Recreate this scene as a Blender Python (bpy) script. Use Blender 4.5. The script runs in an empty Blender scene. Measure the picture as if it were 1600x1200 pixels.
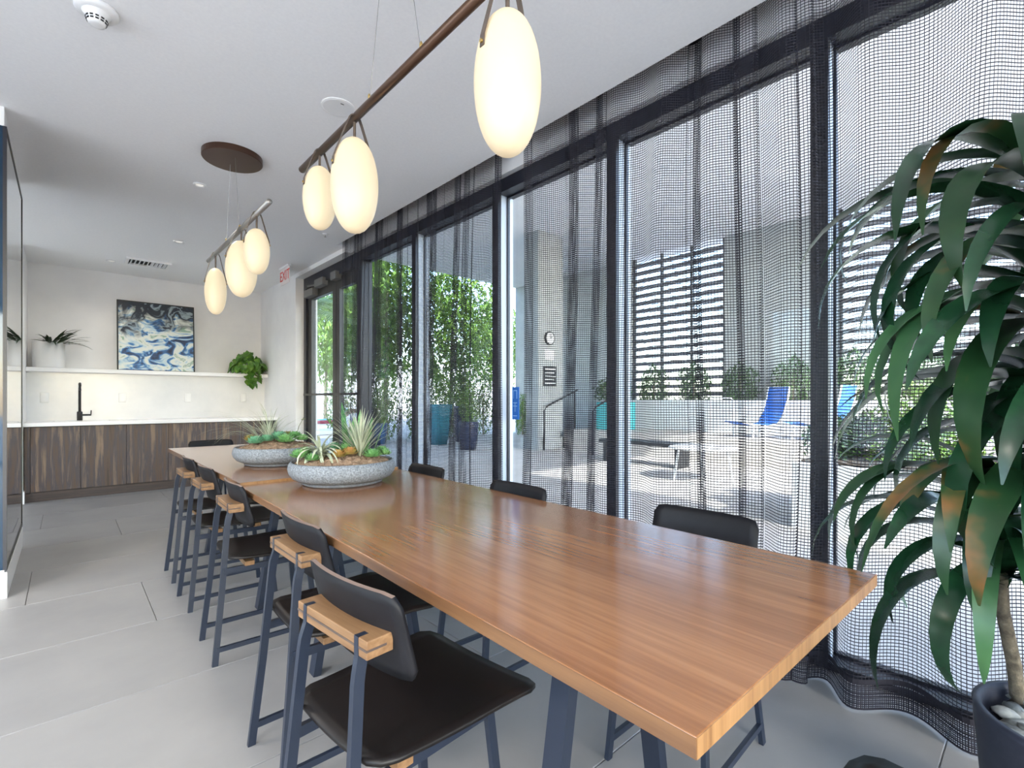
import bpy, math, random
from mathutils import Vector, Matrix
R = math.radians
rng = random.Random(11)
SC = bpy.context.scene
COL = SC.collection

# ------------------------------------------------------------------ camera
CAM_H = 1.185
cd = bpy.data.cameras.new('camera'); cam = bpy.data.objects.new('camera', cd); COL.objects.link(cam)
cam.location = (0, 0, CAM_H)
cam.rotation_euler = (R(90), 0, -R(42.3))
cd.sensor_width = 36.0
cd.lens = 36.0 * 765 / 1600
cd.shift_y = (624 - 600) / 1600
cd.clip_start = 0.03; cd.clip_end = 300
SC.camera = cam

# ------------------------------------------------------------------ world, sun, exposure
w = bpy.data.worlds.new('world'); SC.world = w; w.use_nodes = True
nt = w.node_tree; nt.nodes.clear()
sky = nt.nodes.new('ShaderNodeTexSky'); sky.sky_type = 'NISHITA'; sky.sun_disc = False
sky.sun_elevation = R(35); sky.sun_rotation = R(200); sky.air_density = 1.0; sky.dust_density = 1.5; sky.ozone_density = 1.0
bg = nt.nodes.new('ShaderNodeBackground'); bg.inputs['Strength'].default_value = 0.40
wo = nt.nodes.new('ShaderNodeOutputWorld')
nt.links.new(sky.outputs[0], bg.inputs[0]); nt.links.new(bg.outputs[0], wo.inputs[0])
sl = bpy.data.lights.new('sun', 'SUN'); sl.energy = 2.6; sl.angle = R(1.0); sl.color = (1, .96, .88)
sun = bpy.data.objects.new('sun', sl); COL.objects.link(sun)
sun.rotation_euler = Vector((0.30, 0.80, -0.60)).to_track_quat('-Z', 'Y').to_euler()
DOWNLIGHT_W = 72.0
LAMP_EMIT = .10
SC.view_settings.view_transform = 'Standard'; SC.view_settings.look = 'None'
SC.view_settings.exposure = 2.15; SC.view_settings.gamma = 1.0; SC.view_settings.use_curve_mapping = False
SC.cycles.max_bounces = 10; SC.cycles.diffuse_bounces = 5; SC.cycles.glossy_bounces = 5
SC.cycles.transparent_max_bounces = 16; SC.cycles.caustics_reflective = False; SC.cycles.caustics_refractive = False
SC.cycles.sample_clamp_indirect = 6.0
SC.cycles.use_denoising = True

# ------------------------------------------------------------------ materials
MATS = {}
def mat(name, color=(.8, .8, .8), rough=.5, metal=0.0, spec=.5, emit=None, estr=0.0, coat=0.0):
    m = bpy.data.materials.new(name); m.use_nodes = True
    b = m.node_tree.nodes['Principled BSDF']
    b.inputs['Base Color'].default_value = (*color, 1); b.inputs['Roughness'].default_value = rough
    b.inputs['Metallic'].default_value = metal; b.inputs['Specular IOR Level'].default_value = spec
    if coat: b.inputs['Coat Weight'].default_value = coat; b.inputs['Coat Roughness'].default_value = .12
    if emit: b.inputs['Emission Color'].default_value = (*emit, 1); b.inputs['Emission Strength'].default_value = estr
    MATS[name] = m
    return m
def nodes(m): return m.node_tree.nodes, m.node_tree.links, m.node_tree.nodes['Principled BSDF']
def ramp(n, stops):
    r = n.new('ShaderNodeValToRGB'); e = r.color_ramp.elements
    e[0].position, e[0].color = stops[0][0], (*stops[0][1], 1); e[1].position, e[1].color = stops[-1][0], (*stops[-1][1], 1)
    for p, c in stops[1:-1]:
        x = e.new(p); x.color = (*c, 1)
    return r
def noisy(name, stops, scale=(1, 1, 1), nscale=5, detail=4, rough=.5, bump=0.0, coord='Object', rand=False, distort=0.0, **k):
    """principled material whose colour runs through a ramp driven by stretched noise"""
    m = mat(name, rough=rough, **k); n, l, b = nodes(m)
    tc = n.new('ShaderNodeTexCoord'); mp = n.new('ShaderNodeMapping'); mp.inputs['Scale'].default_value = scale
    l.new(tc.outputs[coord], mp.inputs['Vector'])
    if rand:
        oi = n.new('ShaderNodeObjectInfo'); ml = n.new('ShaderNodeMath'); ml.operation = 'MULTIPLY'; ml.inputs[1].default_value = 37.0
        l.new(oi.outputs['Random'], ml.inputs[0]); l.new(ml.outputs[0], mp.inputs['Location'])
    t = n.new('ShaderNodeTexNoise'); t.inputs['Scale'].default_value = nscale; t.inputs['Detail'].default_value = detail
    t.inputs['Roughness'].default_value = .6; t.inputs['Distortion'].default_value = distort
    l.new(mp.outputs[0], t.inputs['Vector'])
    r = ramp(n, stops); l.new(t.outputs['Fac'], r.inputs[0]); l.new(r.outputs[0], b.inputs['Base Color'])
    if bump:
        bp = n.new('ShaderNodeBump'); bp.inputs['Strength'].default_value = bump; bp.inputs['Distance'].default_value = .01
        l.new(t.outputs['Fac'], bp.inputs['Height']); l.new(bp.outputs[0], b.inputs['Normal'])
    return m

noisy('plaster', [(.3, (.80, .80, .81)), (.7, (.86, .86, .86))], nscale=3, rough=.75)
noisy('ceiling_paint', [(.3, (.84, .84, .85)), (.7, (.88, .88, .885))], nscale=60, rough=.85, bump=.04)
noisy('tile', [(.25, (.21, .207, .207)), (.55, (.25, .246, .242)), (.8, (.275, .27, .262))], nscale=2.2, detail=8, rough=.42, rand=True, coord='Object')
mat('grout', (.20, .20, .20), .9)
noisy('splash_stone', [(.3, (.72, .73, .74)), (.6, (.80, .80, .80)), (.8, (.76, .77, .78))], nscale=2.5, detail=6, rough=.18)
mat('quartz', (.88, .88, .88), .22)
mat('white_paint', (.86, .86, .86), .45)
mat('white_plastic', (.82, .82, .82), .35)
mat('black_metal', (.012, .018, .034), .38, spec=.5)
mat('frame_dark', (.012, .014, .024), .35)
mat('frame_side', (.60, .67, .76), .45)  # daylight caught by the mullion sides is put into this pale blue
mat('frame_bronze', (.035, .035, .033), .4)
mat('bronze', (.085, .045, .032), .32, metal=.75)
mat('lamp_bar', (.10, .055, .035), .28, metal=.6)
mat('steel_bar', (.32, .31, .30), .3, metal=.7)
mat('leather', (.10, .075, .062), .6)
mat('wire', (.25, .25, .25), .4, metal=.5)
mat('thread', (.012, .012, .022), .8)
mat('hem_cloth', (.010, .009, .018), .85)
mat('brass', (.6, .42, .16), .3, metal=1.0)
mat('dark_slot', (.01, .01, .01), .8)
mat('ply', (.55, .36, .22), .5)
mat('ply_edge', (.16, .11, .09), .5); mat('red_letter', (.75, .06, .05), .5)
mat('sign_face', (.80, .74, .73), .4)
mat('sticker_blue', (.02, .16, .62), .5)
mat('sticker_mark', (.30, .52, .85), .5)
mat('closer_grey', (.20, .20, .195), .45, metal=.3)
noisy('seat_black', [(.35, (.006, .005, .005)), (.6, (.010, .008, .008)), (.85, (.035, .020, .014))], nscale=2.0, detail=5, rough=.42, spec=.3)
noisy('back_black', [(.35, (.005, .005, .007)), (.7, (.012, .012, .015))], nscale=5, detail=5, rough=.5, spec=.22)
noisy('rail_wood', [(.3, (.155, .078, .033)), (.6, (.235, .132, .062)), (.8, (.30, .18, .09))], scale=(18, 1.5, 18), nscale=3, rough=.5)
noisy('cabinet_wood', [(.25, (.040, .027, .022)), (.40, (.105, .066, .046)), (.52, (.065, .055, .062)), (.62, (.20, .135, .092)), (.80, (.30, .21, .145))],
      scale=(13, 13, .9), nscale=1.6, detail=8, rough=.5, rand=True, distort=.3)
noisy('kick_wood', [(.3, (.035, .028, .03)), (.6, (.08, .055, .045)), (.8, (.12, .08, .06))], scale=(1, 8, 20), nscale=2, detail=6, rough=.5)
noisy('end_grain', [(.3, (.18, .088, .036)), (.5, (.29, .155, .065)), (.7, (.36, .20, .088))], scale=(16, 16, .5), nscale=4, detail=4, rough=.35)
noisy('table_edge', [(.3, (.11, .052, .025)), (.7, (.19, .095, .043))], scale=(20, .6, 20), nscale=3, detail=5, rough=.35)
noisy('stone_bowl', [(.35, (.10, .112, .13)), (.5, (.175, .195, .22)), (.62, (.26, .285, .315))], nscale=130, detail=6, rough=.65, bump=.25)
noisy('bowl_foot', [(.3, (.085, .085, .095)), (.7, (.17, .175, .19))], nscale=60, rough=.8)
noisy('moss', [(.3, (.14, .085, .05)), (.55, (.33, .22, .145)), (.75, (.45, .36, .26))], nscale=40, detail=8, rough=.95, bump=1.0)
noisy('pot_dark', [(.3, (.018, .022, .040)), (.7, (.030, .035, .055))], nscale=30, rough=.55)
noisy('pebble', [(.3, (.05, .055, .055)), (.5, (.20, .22, .225)), (.7, (.42, .42, .39))], nscale=14, rough=.6, rand=True)
noisy('bark', [(.3, (.07, .06, .045)), (.6, (.20, .165, .12)), (.8, (.32, .28, .22))], nscale=40, rough=.9, bump=.6)
noisy('cane', [(.3, (.06, .075, .035)), (.7, (.18, .20, .11))], scale=(1, 1, 14), nscale=6, rough=.7)
noisy('leaf_dark', [(.2, (.005, .022, .010)), (.5, (.009, .042, .018)), (.75, (.018, .075, .028))], scale=(3, 3, 3), nscale=3, rough=.27, rand=True)
noisy('leaf_spotted', [(.30, (.007, .032, .014)), (.57, (.018, .06, .02)), (.68, (.17, .085, .025)), (.8, (.12, .05, .014))], nscale=4, rough=.34, rand=True)
noisy('leaf_light', [(.3, (.02, .075, .03)), (.7, (.06, .16, .06))], nscale=4, rough=.38, rand=True)
noisy('pothos_leaf', [(.3, (.035, .12, .02)), (.55, (.10, .24, .03)), (.8, (.30, .42, .08))], nscale=9, rough=.35, rand=True)
mat('strap_leaf', (.025, .055, .022), .45)
noisy('succulent_green', [(.3, (.06, .20, .05)), (.6, (.16, .34, .12)), (.8, (.35, .52, .25))], nscale=18, rough=.5)
noisy('succulent_teal', [(.3, (.04, .18, .09)), (.7, (.20, .42, .26))], nscale=18, rough=.5)
noisy('succulent_rust', [(.3, (.12, .16, .04)), (.5, (.30, .22, .06)), (.7, (.34, .15, .05))], nscale=22, rough=.5)
noisy('air_leaf', [(.3, (.25, .30, .20)), (.7, (.50, .52, .40))], nscale=10, rough=.7)
noisy('snake_leaf', [(.35, (.03, .13, .03)), (.55, (.08, .26, .06)), (.7, (.16, .36, .10))], scale=(1, 1, 8), nscale=8, rough=.45)
mat('snake_edge', (.42, .44, .12), .5)
mat('concrete_white', (.62, .65, .68), .8)
noisy('ext_wall_grey', [(.3, (.34, .37, .38)), (.7, (.42, .45, .46))], nscale=2, rough=.85)
noisy('ext_soffit', [(.3, (.74, .74, .76)), (.7, (.80, .80, .81))], nscale=2, rough=.85)
noisy('paving', [(.3, (.42, .40, .38)), (.6, (.52, .50, .48)), (.8, (.60, .58, .56))], nscale=1.2, detail=7, rough=.8)
noisy('pale_paving', [(.3, (.60, .59, .57)), (.7, (.70, .69, .67))], nscale=1.0, rough=.85)  # unseen ground kept pale to bounce daylight up to the ceiling
mat('louver', (.10, .10, .11), .5)
mat('louver_post', (.06, .065, .07), .5)
mat('ext_black', (.015, .016, .018), .45)
mat('teal_glaze', (.02, .16, .22), .22); mat('aqua_glaze', (.06, .42, .46), .35); mat('navy_glaze', (.02, .03, .07), .25); mat('blue_glaze', (.02, .11, .28), .3)
mat('blue_sling', (.03, .16, .62), .6); mat('white_alu', (.75, .76, .78), .4)
mat('maroon_cloth', (.30, .05, .08), .8); mat('aqua_cloth', (.10, .45, .48), .8)
noisy('tree_leaf', [(.3, (.035, .10, .012)), (.55, (.12, .24, .03)), (.8, (.34, .44, .08))], nscale=6, rough=.55, rand=False)
noisy('hedge_leaf', [(.3, (.015, .05, .012)), (.6, (.05, .12, .03)), (.8, (.12, .20, .06))], nscale=6, rough=.55)
noisy('palm_leaf', [(.3, (.05, .14, .03)), (.7, (.20, .34, .10))], nscale=4, rough=.5)
mat('soil', (.06, .045, .035), .95)

# table veneer: long grain along the table with soft banding
m = mat('veneer', rough=.19, coat=.4); n, l, b = nodes(m)
tc = n.new('ShaderNodeTexCoord')
mp = n.new('ShaderNodeMapping'); mp.inputs['Scale'].default_value = (34, 1.3, 1); l.new(tc.outputs['Object'], mp.inputs[0])
t1 = n.new('ShaderNodeTexNoise'); t1.inputs['Scale'].default_value = 2.4; t1.inputs['Detail'].default_value = 6; t1.inputs['Roughness'].default_value = .55
l.new(mp.outputs[0], t1.inputs['Vector'])
mp2 = n.new('ShaderNodeMapping'); mp2.inputs['Scale'].default_value = (5, .35, 1); l.new(tc.outputs['Object'], mp2.inputs[0])
t2 = n.new('ShaderNodeTexNoise'); t2.inputs['Scale'].default_value = 1.5; t2.inputs['Detail'].default_value = 3; l.new(mp2.outputs[0], t2.inputs['Vector'])
mx = n.new('ShaderNodeMix'); mx.inputs[0].default_value = .5; l.new(t1.outputs['Fac'], mx.inputs[2]); l.new(t2.outputs['Fac'], mx.inputs[3])
r = ramp(n, [(.30, (.18, .074, .031)), (.46, (.245, .108, .046)), (.56, (.30, .140, .061)), (.72, (.36, .18, .084))])
l.new(mx.outputs[0], r.inputs[0]); l.new(r.outputs[0], b.inputs['Base Color'])

# frosted glass of the lamps: it glows
m = mat('lamp_glass', (.50, .44, .34), .35, emit=(1.0, .78, .46), estr=LAMP_EMIT)

# clear glass: fresnel mix of transparency and mirror
m = bpy.data.materials.new('clear_glass'); m.use_nodes = True; n = m.node_tree.nodes; l = m.node_tree.links; n.clear()
o = n.new('ShaderNodeOutputMaterial'); tr = n.new('ShaderNodeBsdfTransparent'); tr.inputs[0].default_value = (.93, .96, .97, 1)
gl = n.new('ShaderNodeBsdfGlossy'); gl.inputs['Roughness'].default_value = .01; gl.inputs['Color'].default_value = (.9, .95, 1, 1)
fr = n.new('ShaderNodeLayerWeight'); fr.inputs[0].default_value = .5
pw = n.new('ShaderNodeMath'); pw.operation = 'POWER'; pw.inputs[1].default_value = 5.0; l.new(fr.outputs['Facing'], pw.inputs[0])
fm = n.new('ShaderNodeMath'); fm.operation = 'MULTIPLY_ADD'; fm.inputs[1].default_value = .94; fm.inputs[2].default_value = .045; l.new(pw.outputs[0], fm.inputs[0])
ms = n.new('ShaderNodeMixShader'); l.new(fm.outputs[0], ms.inputs[0]); l.new(tr.outputs[0], ms.inputs[1]); l.new(gl.outputs[0], ms.inputs[2])
l.new(ms.outputs[0], o.inputs[0]); MATS['clear_glass'] = m
mat('mirror_glass', (.86, .88, .90), .015, metal=1.0)
mat('dark_glass', (.010, .035, .075), .05)

# abstract painting: warped noise through a blue, white and green ramp, dark towards its top
m = mat('painting', rough=.4); n, l, b = nodes(m)
tc = n.new('ShaderNodeTexCoord')
mp = n.new('ShaderNodeMapping'); mp.inputs['Scale'].default_value = (2.2, 1, 3.6); mp.inputs['Rotation'].default_value = (0, R(28), 0); l.new(tc.outputs['Object'], mp.inputs[0])
t1 = n.new('ShaderNodeTexNoise'); t1.inputs['Scale'].default_value = 1.9; t1.inputs['Detail'].default_value = 9; t1.inputs['Distortion'].default_value = 1.6; l.new(mp.outputs[0], t1.inputs[0])
r1 = ramp(n, [(.28, (.010, .014, .035)), (.38, (.03, .07, .16)), (.43, (.05, .20, .48)), (.47, (.42, .58, .66)), (.53, (.72, .75, .70)), (.60, (.66, .70, .64)), (.65, (.20, .36, .26)), (.70, (.60, .66, .64)), (.8, (.05, .05, .10))])
l.new(t1.outputs['Fac'], r1.inputs[0])
sx = n.new('ShaderNodeSeparateXYZ'); l.new(tc.outputs['Object'], sx.inputs[0])
t2 = n.new('ShaderNodeTexNoise'); t2.inputs['Scale'].default_value = 3.4; t2.inputs['Detail'].default_value = 7; t2.inputs['Distortion'].default_value = 1.2; l.new(tc.outputs['Object'], t2.inputs[0])
ad = n.new('ShaderNodeMath'); ad.operation = 'MULTIPLY_ADD'; ad.inputs[1].default_value = 1.5; l.new(t2.outputs['Fac'], ad.inputs[0]); l.new(sx.outputs['Z'], ad.inputs[2])
mr = n.new('ShaderNodeMapRange'); mr.inputs['From Min'].default_value = 1.30; mr.inputs['From Max'].default_value = 1.50; l.new(ad.outputs[0], mr.inputs['Value'])
r2 = ramp(n, [(.2, (.006, .008, .014)), (.52, (.015, .025, .04)), (.57, (.30, .38, .42)), (.61, (.02, .03, .05)), (.75, (.01, .012, .02))]); l.new(t2.outputs['Fac'], r2.inputs[0])
mx = n.new('ShaderNodeMix'); mx.data_type = 'RGBA'; l.new(mr.outputs[0], mx.inputs[0]); l.new(r1.outputs[0], mx.inputs[6]); l.new(r2.outputs[0], mx.inputs[7])
l.new(mx.outputs[2], b.inputs['Base Color'])

# ------------------------------------------------------------------ mesh helpers
class MB:
    def __init__(s): s.v = []; s.f = []
    def add(s, vs, fs):
        k = len(s.v); s.v += [tuple(p) for p in vs]; s.f += [tuple(i + k for i in f) for f in fs]; return s
    def box(s, x0, y0, z0, x1, y1, z1, M=None):
        vs = [Vector(p) for p in [(x0, y0, z0), (x1, y0, z0), (x1, y1, z0), (x0, y1, z0), (x0, y0, z1), (x1, y0, z1), (x1, y1, z1), (x0, y1, z1)]]
        if M: vs = [M @ p for p in vs]
        return s.add(vs, [(0, 3, 2, 1), (4, 5, 6, 7), (0, 1, 5, 4), (1, 2, 6, 5), (2, 3, 7, 6), (3, 0, 4, 7)])
    def bar(s, p, q, wx, wy, ref=(0, 1, 0)):
        """rectangular bar from p to q; wx along ref, wy across"""
        p, q = Vector(p), Vector(q); d = (q - p).normalized(); a = Vector(ref); a = (a - d * a.dot(d)).normalized(); c = d.cross(a)
        vs = [e + a * (i * wx / 2) + c * (j * wy / 2) for e in (p, q) for i, j in ((-1, -1), (1, -1), (1, 1), (-1, 1))]
        return s.add(vs, [(3, 2, 1, 0), (4, 5, 6, 7), (0, 1, 5, 4), (1, 2, 6, 5), (2, 3, 7, 6), (3, 0, 4, 7)])
    def path(s, pts, wx, wy, ref=(0, 1, 0)):
        """rectangular section swept through several points"""
        pts = [Vector(p) for p in pts]; vs = []
        for i, p in enumerate(pts):
            d = (pts[min(i + 1, len(pts) - 1)] - pts[max(i - 1, 0)]).normalized(); a = Vector(ref); a = (a - d * a.dot(d)).normalized(); c = d.cross(a)
            vs += [p + a * (u * wx / 2) + c * (v * wy / 2) for u, v in ((-1, -1), (1, -1), (1, 1), (-1, 1))]
        k = len(pts); fs = [(3, 2, 1, 0), tuple(4 * (k - 1) + j for j in range(4))]
        for i in range(k - 1):
            for j in range(4):
                a, b_ = 4 * i + j, 4 * i + (j + 1) % 4; fs.append((a, b_, b_ + 4, a + 4))
        return s.add(vs, fs)
    def tube(s, pts, r, n=8, caps=True):
        pts = [Vector(p) for p in pts]; k = len(pts); vs = []; rr = r if isinstance(r, (list, tuple)) else [r] * k
        for i, p in enumerate(pts):
            d = (pts[min(i + 1, k - 1)] - pts[max(i - 1, 0)]).normalized()
            a = Vector((0, 0, 1)) if abs(d.z) < .9 else Vector((1, 0, 0)); a = (a - d * a.dot(d)).normalized(); c = d.cross(a)
            vs += [p + (a * math.cos(t * math.tau / n) + c * math.sin(t * math.tau / n)) * rr[i] for t in range(n)]
        fs = [(i * n + j, i * n + (j + 1) % n, (i + 1) * n + (j + 1) % n, (i + 1) * n + j) for i in range(k - 1) for j in range(n)]
        if caps: fs += [tuple(range(n))[::-1], tuple((k - 1) * n + j for j in range(n))]
        return s.add(vs, fs)
    def lathe(s, prof, c=(0, 0, 0), n=32):
        c = Vector(c); vs = []
        for r_, z in prof: vs += [c + Vector((r_ * math.cos(t * math.tau / n), r_ * math.sin(t * math.tau / n), z)) for t in range(n)]
        k = len(prof); fs = [(i * n + j, i * n + (j + 1) % n, (i + 1) * n + (j + 1) % n, (i + 1) * n + j) for i in range(k - 1) for j in range(n)]
        fs += [tuple(range(n))[::-1], tuple((k - 1) * n + j for j in range(n))]
        return s.add(vs, fs)
    def prism(s, poly, z0, z1):
        k = len(poly); vs = [(x, y, z0) for x, y in poly] + [(x, y, z1) for x, y in poly]
        return s.add(vs, [tuple(range(k))[::-1], tuple(range(k, 2 * k))] + [(i, (i + 1) % k, (i + 1) % k + k, i + k) for i in range(k)])
    def mesh(s, name, m, smooth=False, off=(0, 0, 0)):
        me = bpy.data.meshes.new(name); ox, oy, oz = off
        me.from_pydata([(x - ox, y - oy, z - oz) for x, y, z in s.v], [], s.f)
        me.materials.append(MATS[m])
        if smooth: me.polygons.foreach_set('use_smooth', [True] * len(me.polygons))
        me.update(); return me
def origin_of(o):
    x, y, z = 0., 0., 0.
    while o is not None: x += o.location.x; y += o.location.y; z += o.location.z; o = o.parent
    return (x, y, z)
def put(name, mb, m, parent=None, smooth=False, bevel=0.0, loc=None, seg=2, autosmooth=False):
    """link the collected shape as one object; coordinates are the place's own, the origin moves to loc"""
    base = origin_of(parent); lc = loc if loc is not None else base
    o = bpy.data.objects.new(name, mb.mesh(name, m, smooth, lc)); COL.objects.link(o); o.parent = parent
    o.location = [a - b_ for a, b_ in zip(lc, base)]
    if bevel:
        bv = o.modifiers.new('edge', 'BEVEL'); bv.width = bevel; bv.segments = seg; bv.limit_method = 'ANGLE'; bv.angle_limit = R(40)
    return o
def link(name, me, parent=None, loc=(0, 0, 0), rot=(0, 0, 0), scale=(1, 1, 1)):
    o = bpy.data.objects.new(name, me); COL.objects.link(o); o.parent = parent; o.location = loc; o.rotation_euler = rot; o.scale = scale; return o
def tag(o, label=None, cat=None, group=None, kind=None):
    for k, v in (('label', label), ('category', cat), ('group', group), ('kind', kind)):
        if v: o[k] = v
    return o
def thing(name, loc, label, cat, group=None, rz=0.0):
    o = bpy.data.objects.new(name, None); COL.objects.link(o); o.location = loc; o.rotation_euler.z = rz; o.empty_display_size = .1
    return tag(o, label, cat, group)
def struct(name, mb, m, label=None, **k):
    o = put(name, mb, m, **k); return tag(o, label, kind='structure')
def copy_tree(o, parent=None):
    c = o.copy(); COL.objects.link(c); c.parent = parent
    for ch in list(o.children): copy_tree(ch, c)
    return c

# ================================================================== the room
H = 2.93; XW = 2.36; YB = 8.72; XF = 2.47
# floor of long staggered tiles
floor = struct('floor', MB().box(-4.1, -4.3, -.12, XF, 9.0, -.006), 'grout', 'pale grey floor of large rectangular tiles')
TL, TW, Y00 = 1.604, .7455, 2.4775
tiles = {}
def tile_mesh(x0, x1, y0, y1):
    key = (round(x1 - x0, 3), round(y1 - y0, 3))
    if key not in tiles:
        g = .0016
        mb = MB(); a, c = key; e = .0022
        mb.add([(g, g, -.012), (a - g, g, -.012), (a - g, c - g, -.012), (g, c - g, -.012), (g, g, -e), (a - g, g, -e), (a - g, c - g, -e), (g, c - g, -e),
                (g + e, g + e, 0), (a - g - e, g + e, 0), (a - g - e, c - g - e, 0), (g + e, c - g - e, 0)],
               [(0, 1, 5, 4), (1, 2, 6, 5), (2, 3, 7, 6), (3, 0, 4, 7), (4, 5, 9, 8), (5, 6, 10, 9), (6, 7, 11, 10), (7, 4, 8, 11), (8, 9, 10, 11)])
        tiles[key] = mb.mesh('tile', 'tile')
    return tiles[key]
for k in range(-9, 9):
    y0 = Y00 + TW * k; y1 = min(y0 + TW, 9.0)
    x = .36 - .535 * (k - 1)
    x -= TL * math.ceil((x + 4.1) / TL)
    while x < XF:
        a, c = max(x, -4.1), min(x + TL, XF)
        if c - a > .02: link('floor_tile', tile_mesh(a, c, y0, y1), floor, (a, y0, 0))
        x += TL
struct('ceiling', MB().box(-4.1, -4.3, H, 2.262, 5.43, H + .15).box(-4.1, 5.43, H, XW + .35, 9.0, H + .15).box(2.262, -4.3, 3.07, XW + .35, 5.43, H + .16), 'ceiling_paint', 'smooth white ceiling')
struct('wall_back', MB().box(-4.1, YB, 0, XW + .3, YB + .15, H), 'plaster', 'white back wall above the ledge')
struct('wall_left', MB().box(-4.25, -4.3, 0, -4.1, -3.6, H).box(-4.25, 3.4, 0, -4.1, 5.7, H).box(-4.25, -3.6, 2.8, -4.1, 3.4, H).box(-4.25, 7.75, 0, -4.1, 9.0, H).box(-4.25, 5.7, 2.8, -4.1, 7.75, H), 'plaster')
wl = struct('window_side', MB().box(-4.22, 5.7, 0, -4.13, 7.75, .06).box(-4.22, 5.7, 2.74, -4.13, 7.75, 2.8).box(-4.22, 5.7, .06, -4.13, 5.76, 2.74).box(-4.22, 6.69, .06, -4.13, 6.75, 2.74).box(-4.22, 7.69, .06, -4.13, 7.75, 2.74), 'frame_dark', 'glazed opening at the end of the side passage')  # unseen glazing, added to let daylight into the kitchen end
wl2 = MB().box(-4.22, -3.6, 0, -4.13, 3.4, .06).box(-4.22, -3.6, 2.74, -4.13, 3.4, 2.8)
for k in range(5): wl2.box(-4.22, -3.6 + 1.735 * k, .06, -4.13, -3.54 + 1.735 * k, 2.74)
wl2 = struct('window_lounge', wl2, 'frame_dark', 'glazed side wall of the lounge')  # unseen left glazing, added so daylight fills the room
for k in range(4): put('pane', MB().box(-4.18, -3.54 + 1.735 * k, .06, -4.175, -3.6 + 1.735 * (k + 1), 2.74), 'clear_glass', wl2)
for a in (5.76, 6.75): put('pane', MB().box(-4.18, a, .06, -4.175, a + .94, 2.74), 'clear_glass', wl)
struct('wall_rear', MB().box(-4.1, -4.45, 2.80, XW + .3, -4.3, H).box(-4.1, -4.45, 0, -3.8, -4.3, 2.8).box(2.1, -4.45, 0, XW + .3, -4.3, 2.8), 'plaster')
wr = struct('window_rear', MB().box(-3.8, -4.42, 0, 2.1, -4.34, .06).box(-3.8, -4.42, 2.74, 2.1, -4.34, 2.8).box(-3.8, -4.42, .06, -3.74, -4.34, 2.74).box(-1.85, -4.42, .06, -1.79, -4.34, 2.74).box(.1, -4.42, .06, .16, -4.34, 2.74).box(2.04, -4.42, .06, 2.1, -4.34, 2.74), 'frame_dark', 'glazed rear wall')  # glazing behind the camera, added as daylight fill
for a in (-3.74, -1.79, .16): put('pane', MB().box(a, -4.385, .06, a + 1.9, -4.38, 2.74), 'clear_glass', wr)
struct('wall_right', MB().box(XW, 7.07, 0, XW + .30, YB, H).box(XW, 5.43, 2.875, XW + .30, 7.07, H).box(2.425, -4.3, 2.875, XW + .30, 5.43, 3.07), 'plaster', 'white wall strip and pier around the window opening')
# clad pier on the side opposite the windows, and the end wall of the kitchen niche
struct('wall_pier', MB().box(-1.6, 4.2, 0, -.275, 5.585, H), 'plaster', 'white pier carrying the mirror')
struct('wall_niche', MB().box(-1.6, 7.80, 0, -.365, YB, H), 'plaster', 'white end wall of the kitchen niche')
bb = struct('baseboard_pier', MB().box(-.275, 4.19, 0, -.262, 5.59, .155).box(-1.6, 4.187, 0, -.262, 4.2, .155), 'white_paint')
struct('baseboard_niche', MB().box(-.365, 7.79, 0, -.352, 8.0, .14).box(-1.6, 7.787, 0, -.352, 7.80, .14), 'white_paint')
mir = thing('wall_mirror', (-.262, 4.9, .16), 'tall frameless-looking mirror with thin dark edge on the white pier', 'mirror')
put('mirror_glass', MB().box(-.274, 4.215, .19, -.266, 5.565, 2.79), 'mirror_glass', mir)
put('edge_frame', MB().box(-.275, 5.565, .165, -.262, 5.58, 2.805).box(-.275, 4.2, 2.79, -.262, 5.58, 2.805).box(-.275, 4.2, .165, -.262, 5.58, .19), 'frame_bronze', mir)
dp = thing('dark_glass_panel', (-.9, 4.19, .16), 'dark blue glass panel on the end of the white pier', 'panel')
put('panel_glass', MB().box(-1.55, 4.186, .17, -.28, 4.196, 2.81), 'dark_glass', dp)
put('panel_edge', MB().box(-.28, 4.183, .17, -.263, 4.199, 2.81), 'frame_dark', dp)

# ------------------------------------------------------------------ window wall
MUL = [-3.80, -2.68, -1.56, -.43, .69, 1.81, 2.91, 4.12, 5.30]
HD = 2.775; HT = 2.875
for i in range(len(MUL) - 1):
    y0, y1 = MUL[i], MUL[i + 1]
    fr = struct('window_%d' % (i + 1), MB().box(XF, y0 - .035, 0, XF + .03, y0 + .035, HT).box(XF, y0 + .035, HD, XF + .16, y1 - .035, HT).box(XF, y0 + .035, 0, XF + .16, y1 - .035, .03),
                'frame_dark', 'dark framed floor-to-ceiling window bay')
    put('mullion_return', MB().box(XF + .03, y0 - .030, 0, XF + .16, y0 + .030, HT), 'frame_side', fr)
    put('glazing_bead', MB().box(XF + .095, y0 + .030, .03, XF + .118, y0 + .042, HD).box(XF + .095, y1 - .042, .03, XF + .118, y1 - .030, HD)
        .box(XF + .095, y0 + .03, HD - .012, XF + .118, y1 - .03, HD).box(XF + .095, y0 + .03, .03, XF + .118, y1 - .03, .042), 'frame_dark', fr)
    put('pane', MB().box(XF + .104, y0 + .03, .03, XF + .110, y1 - .03, HD), 'clear_glass', fr)
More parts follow.
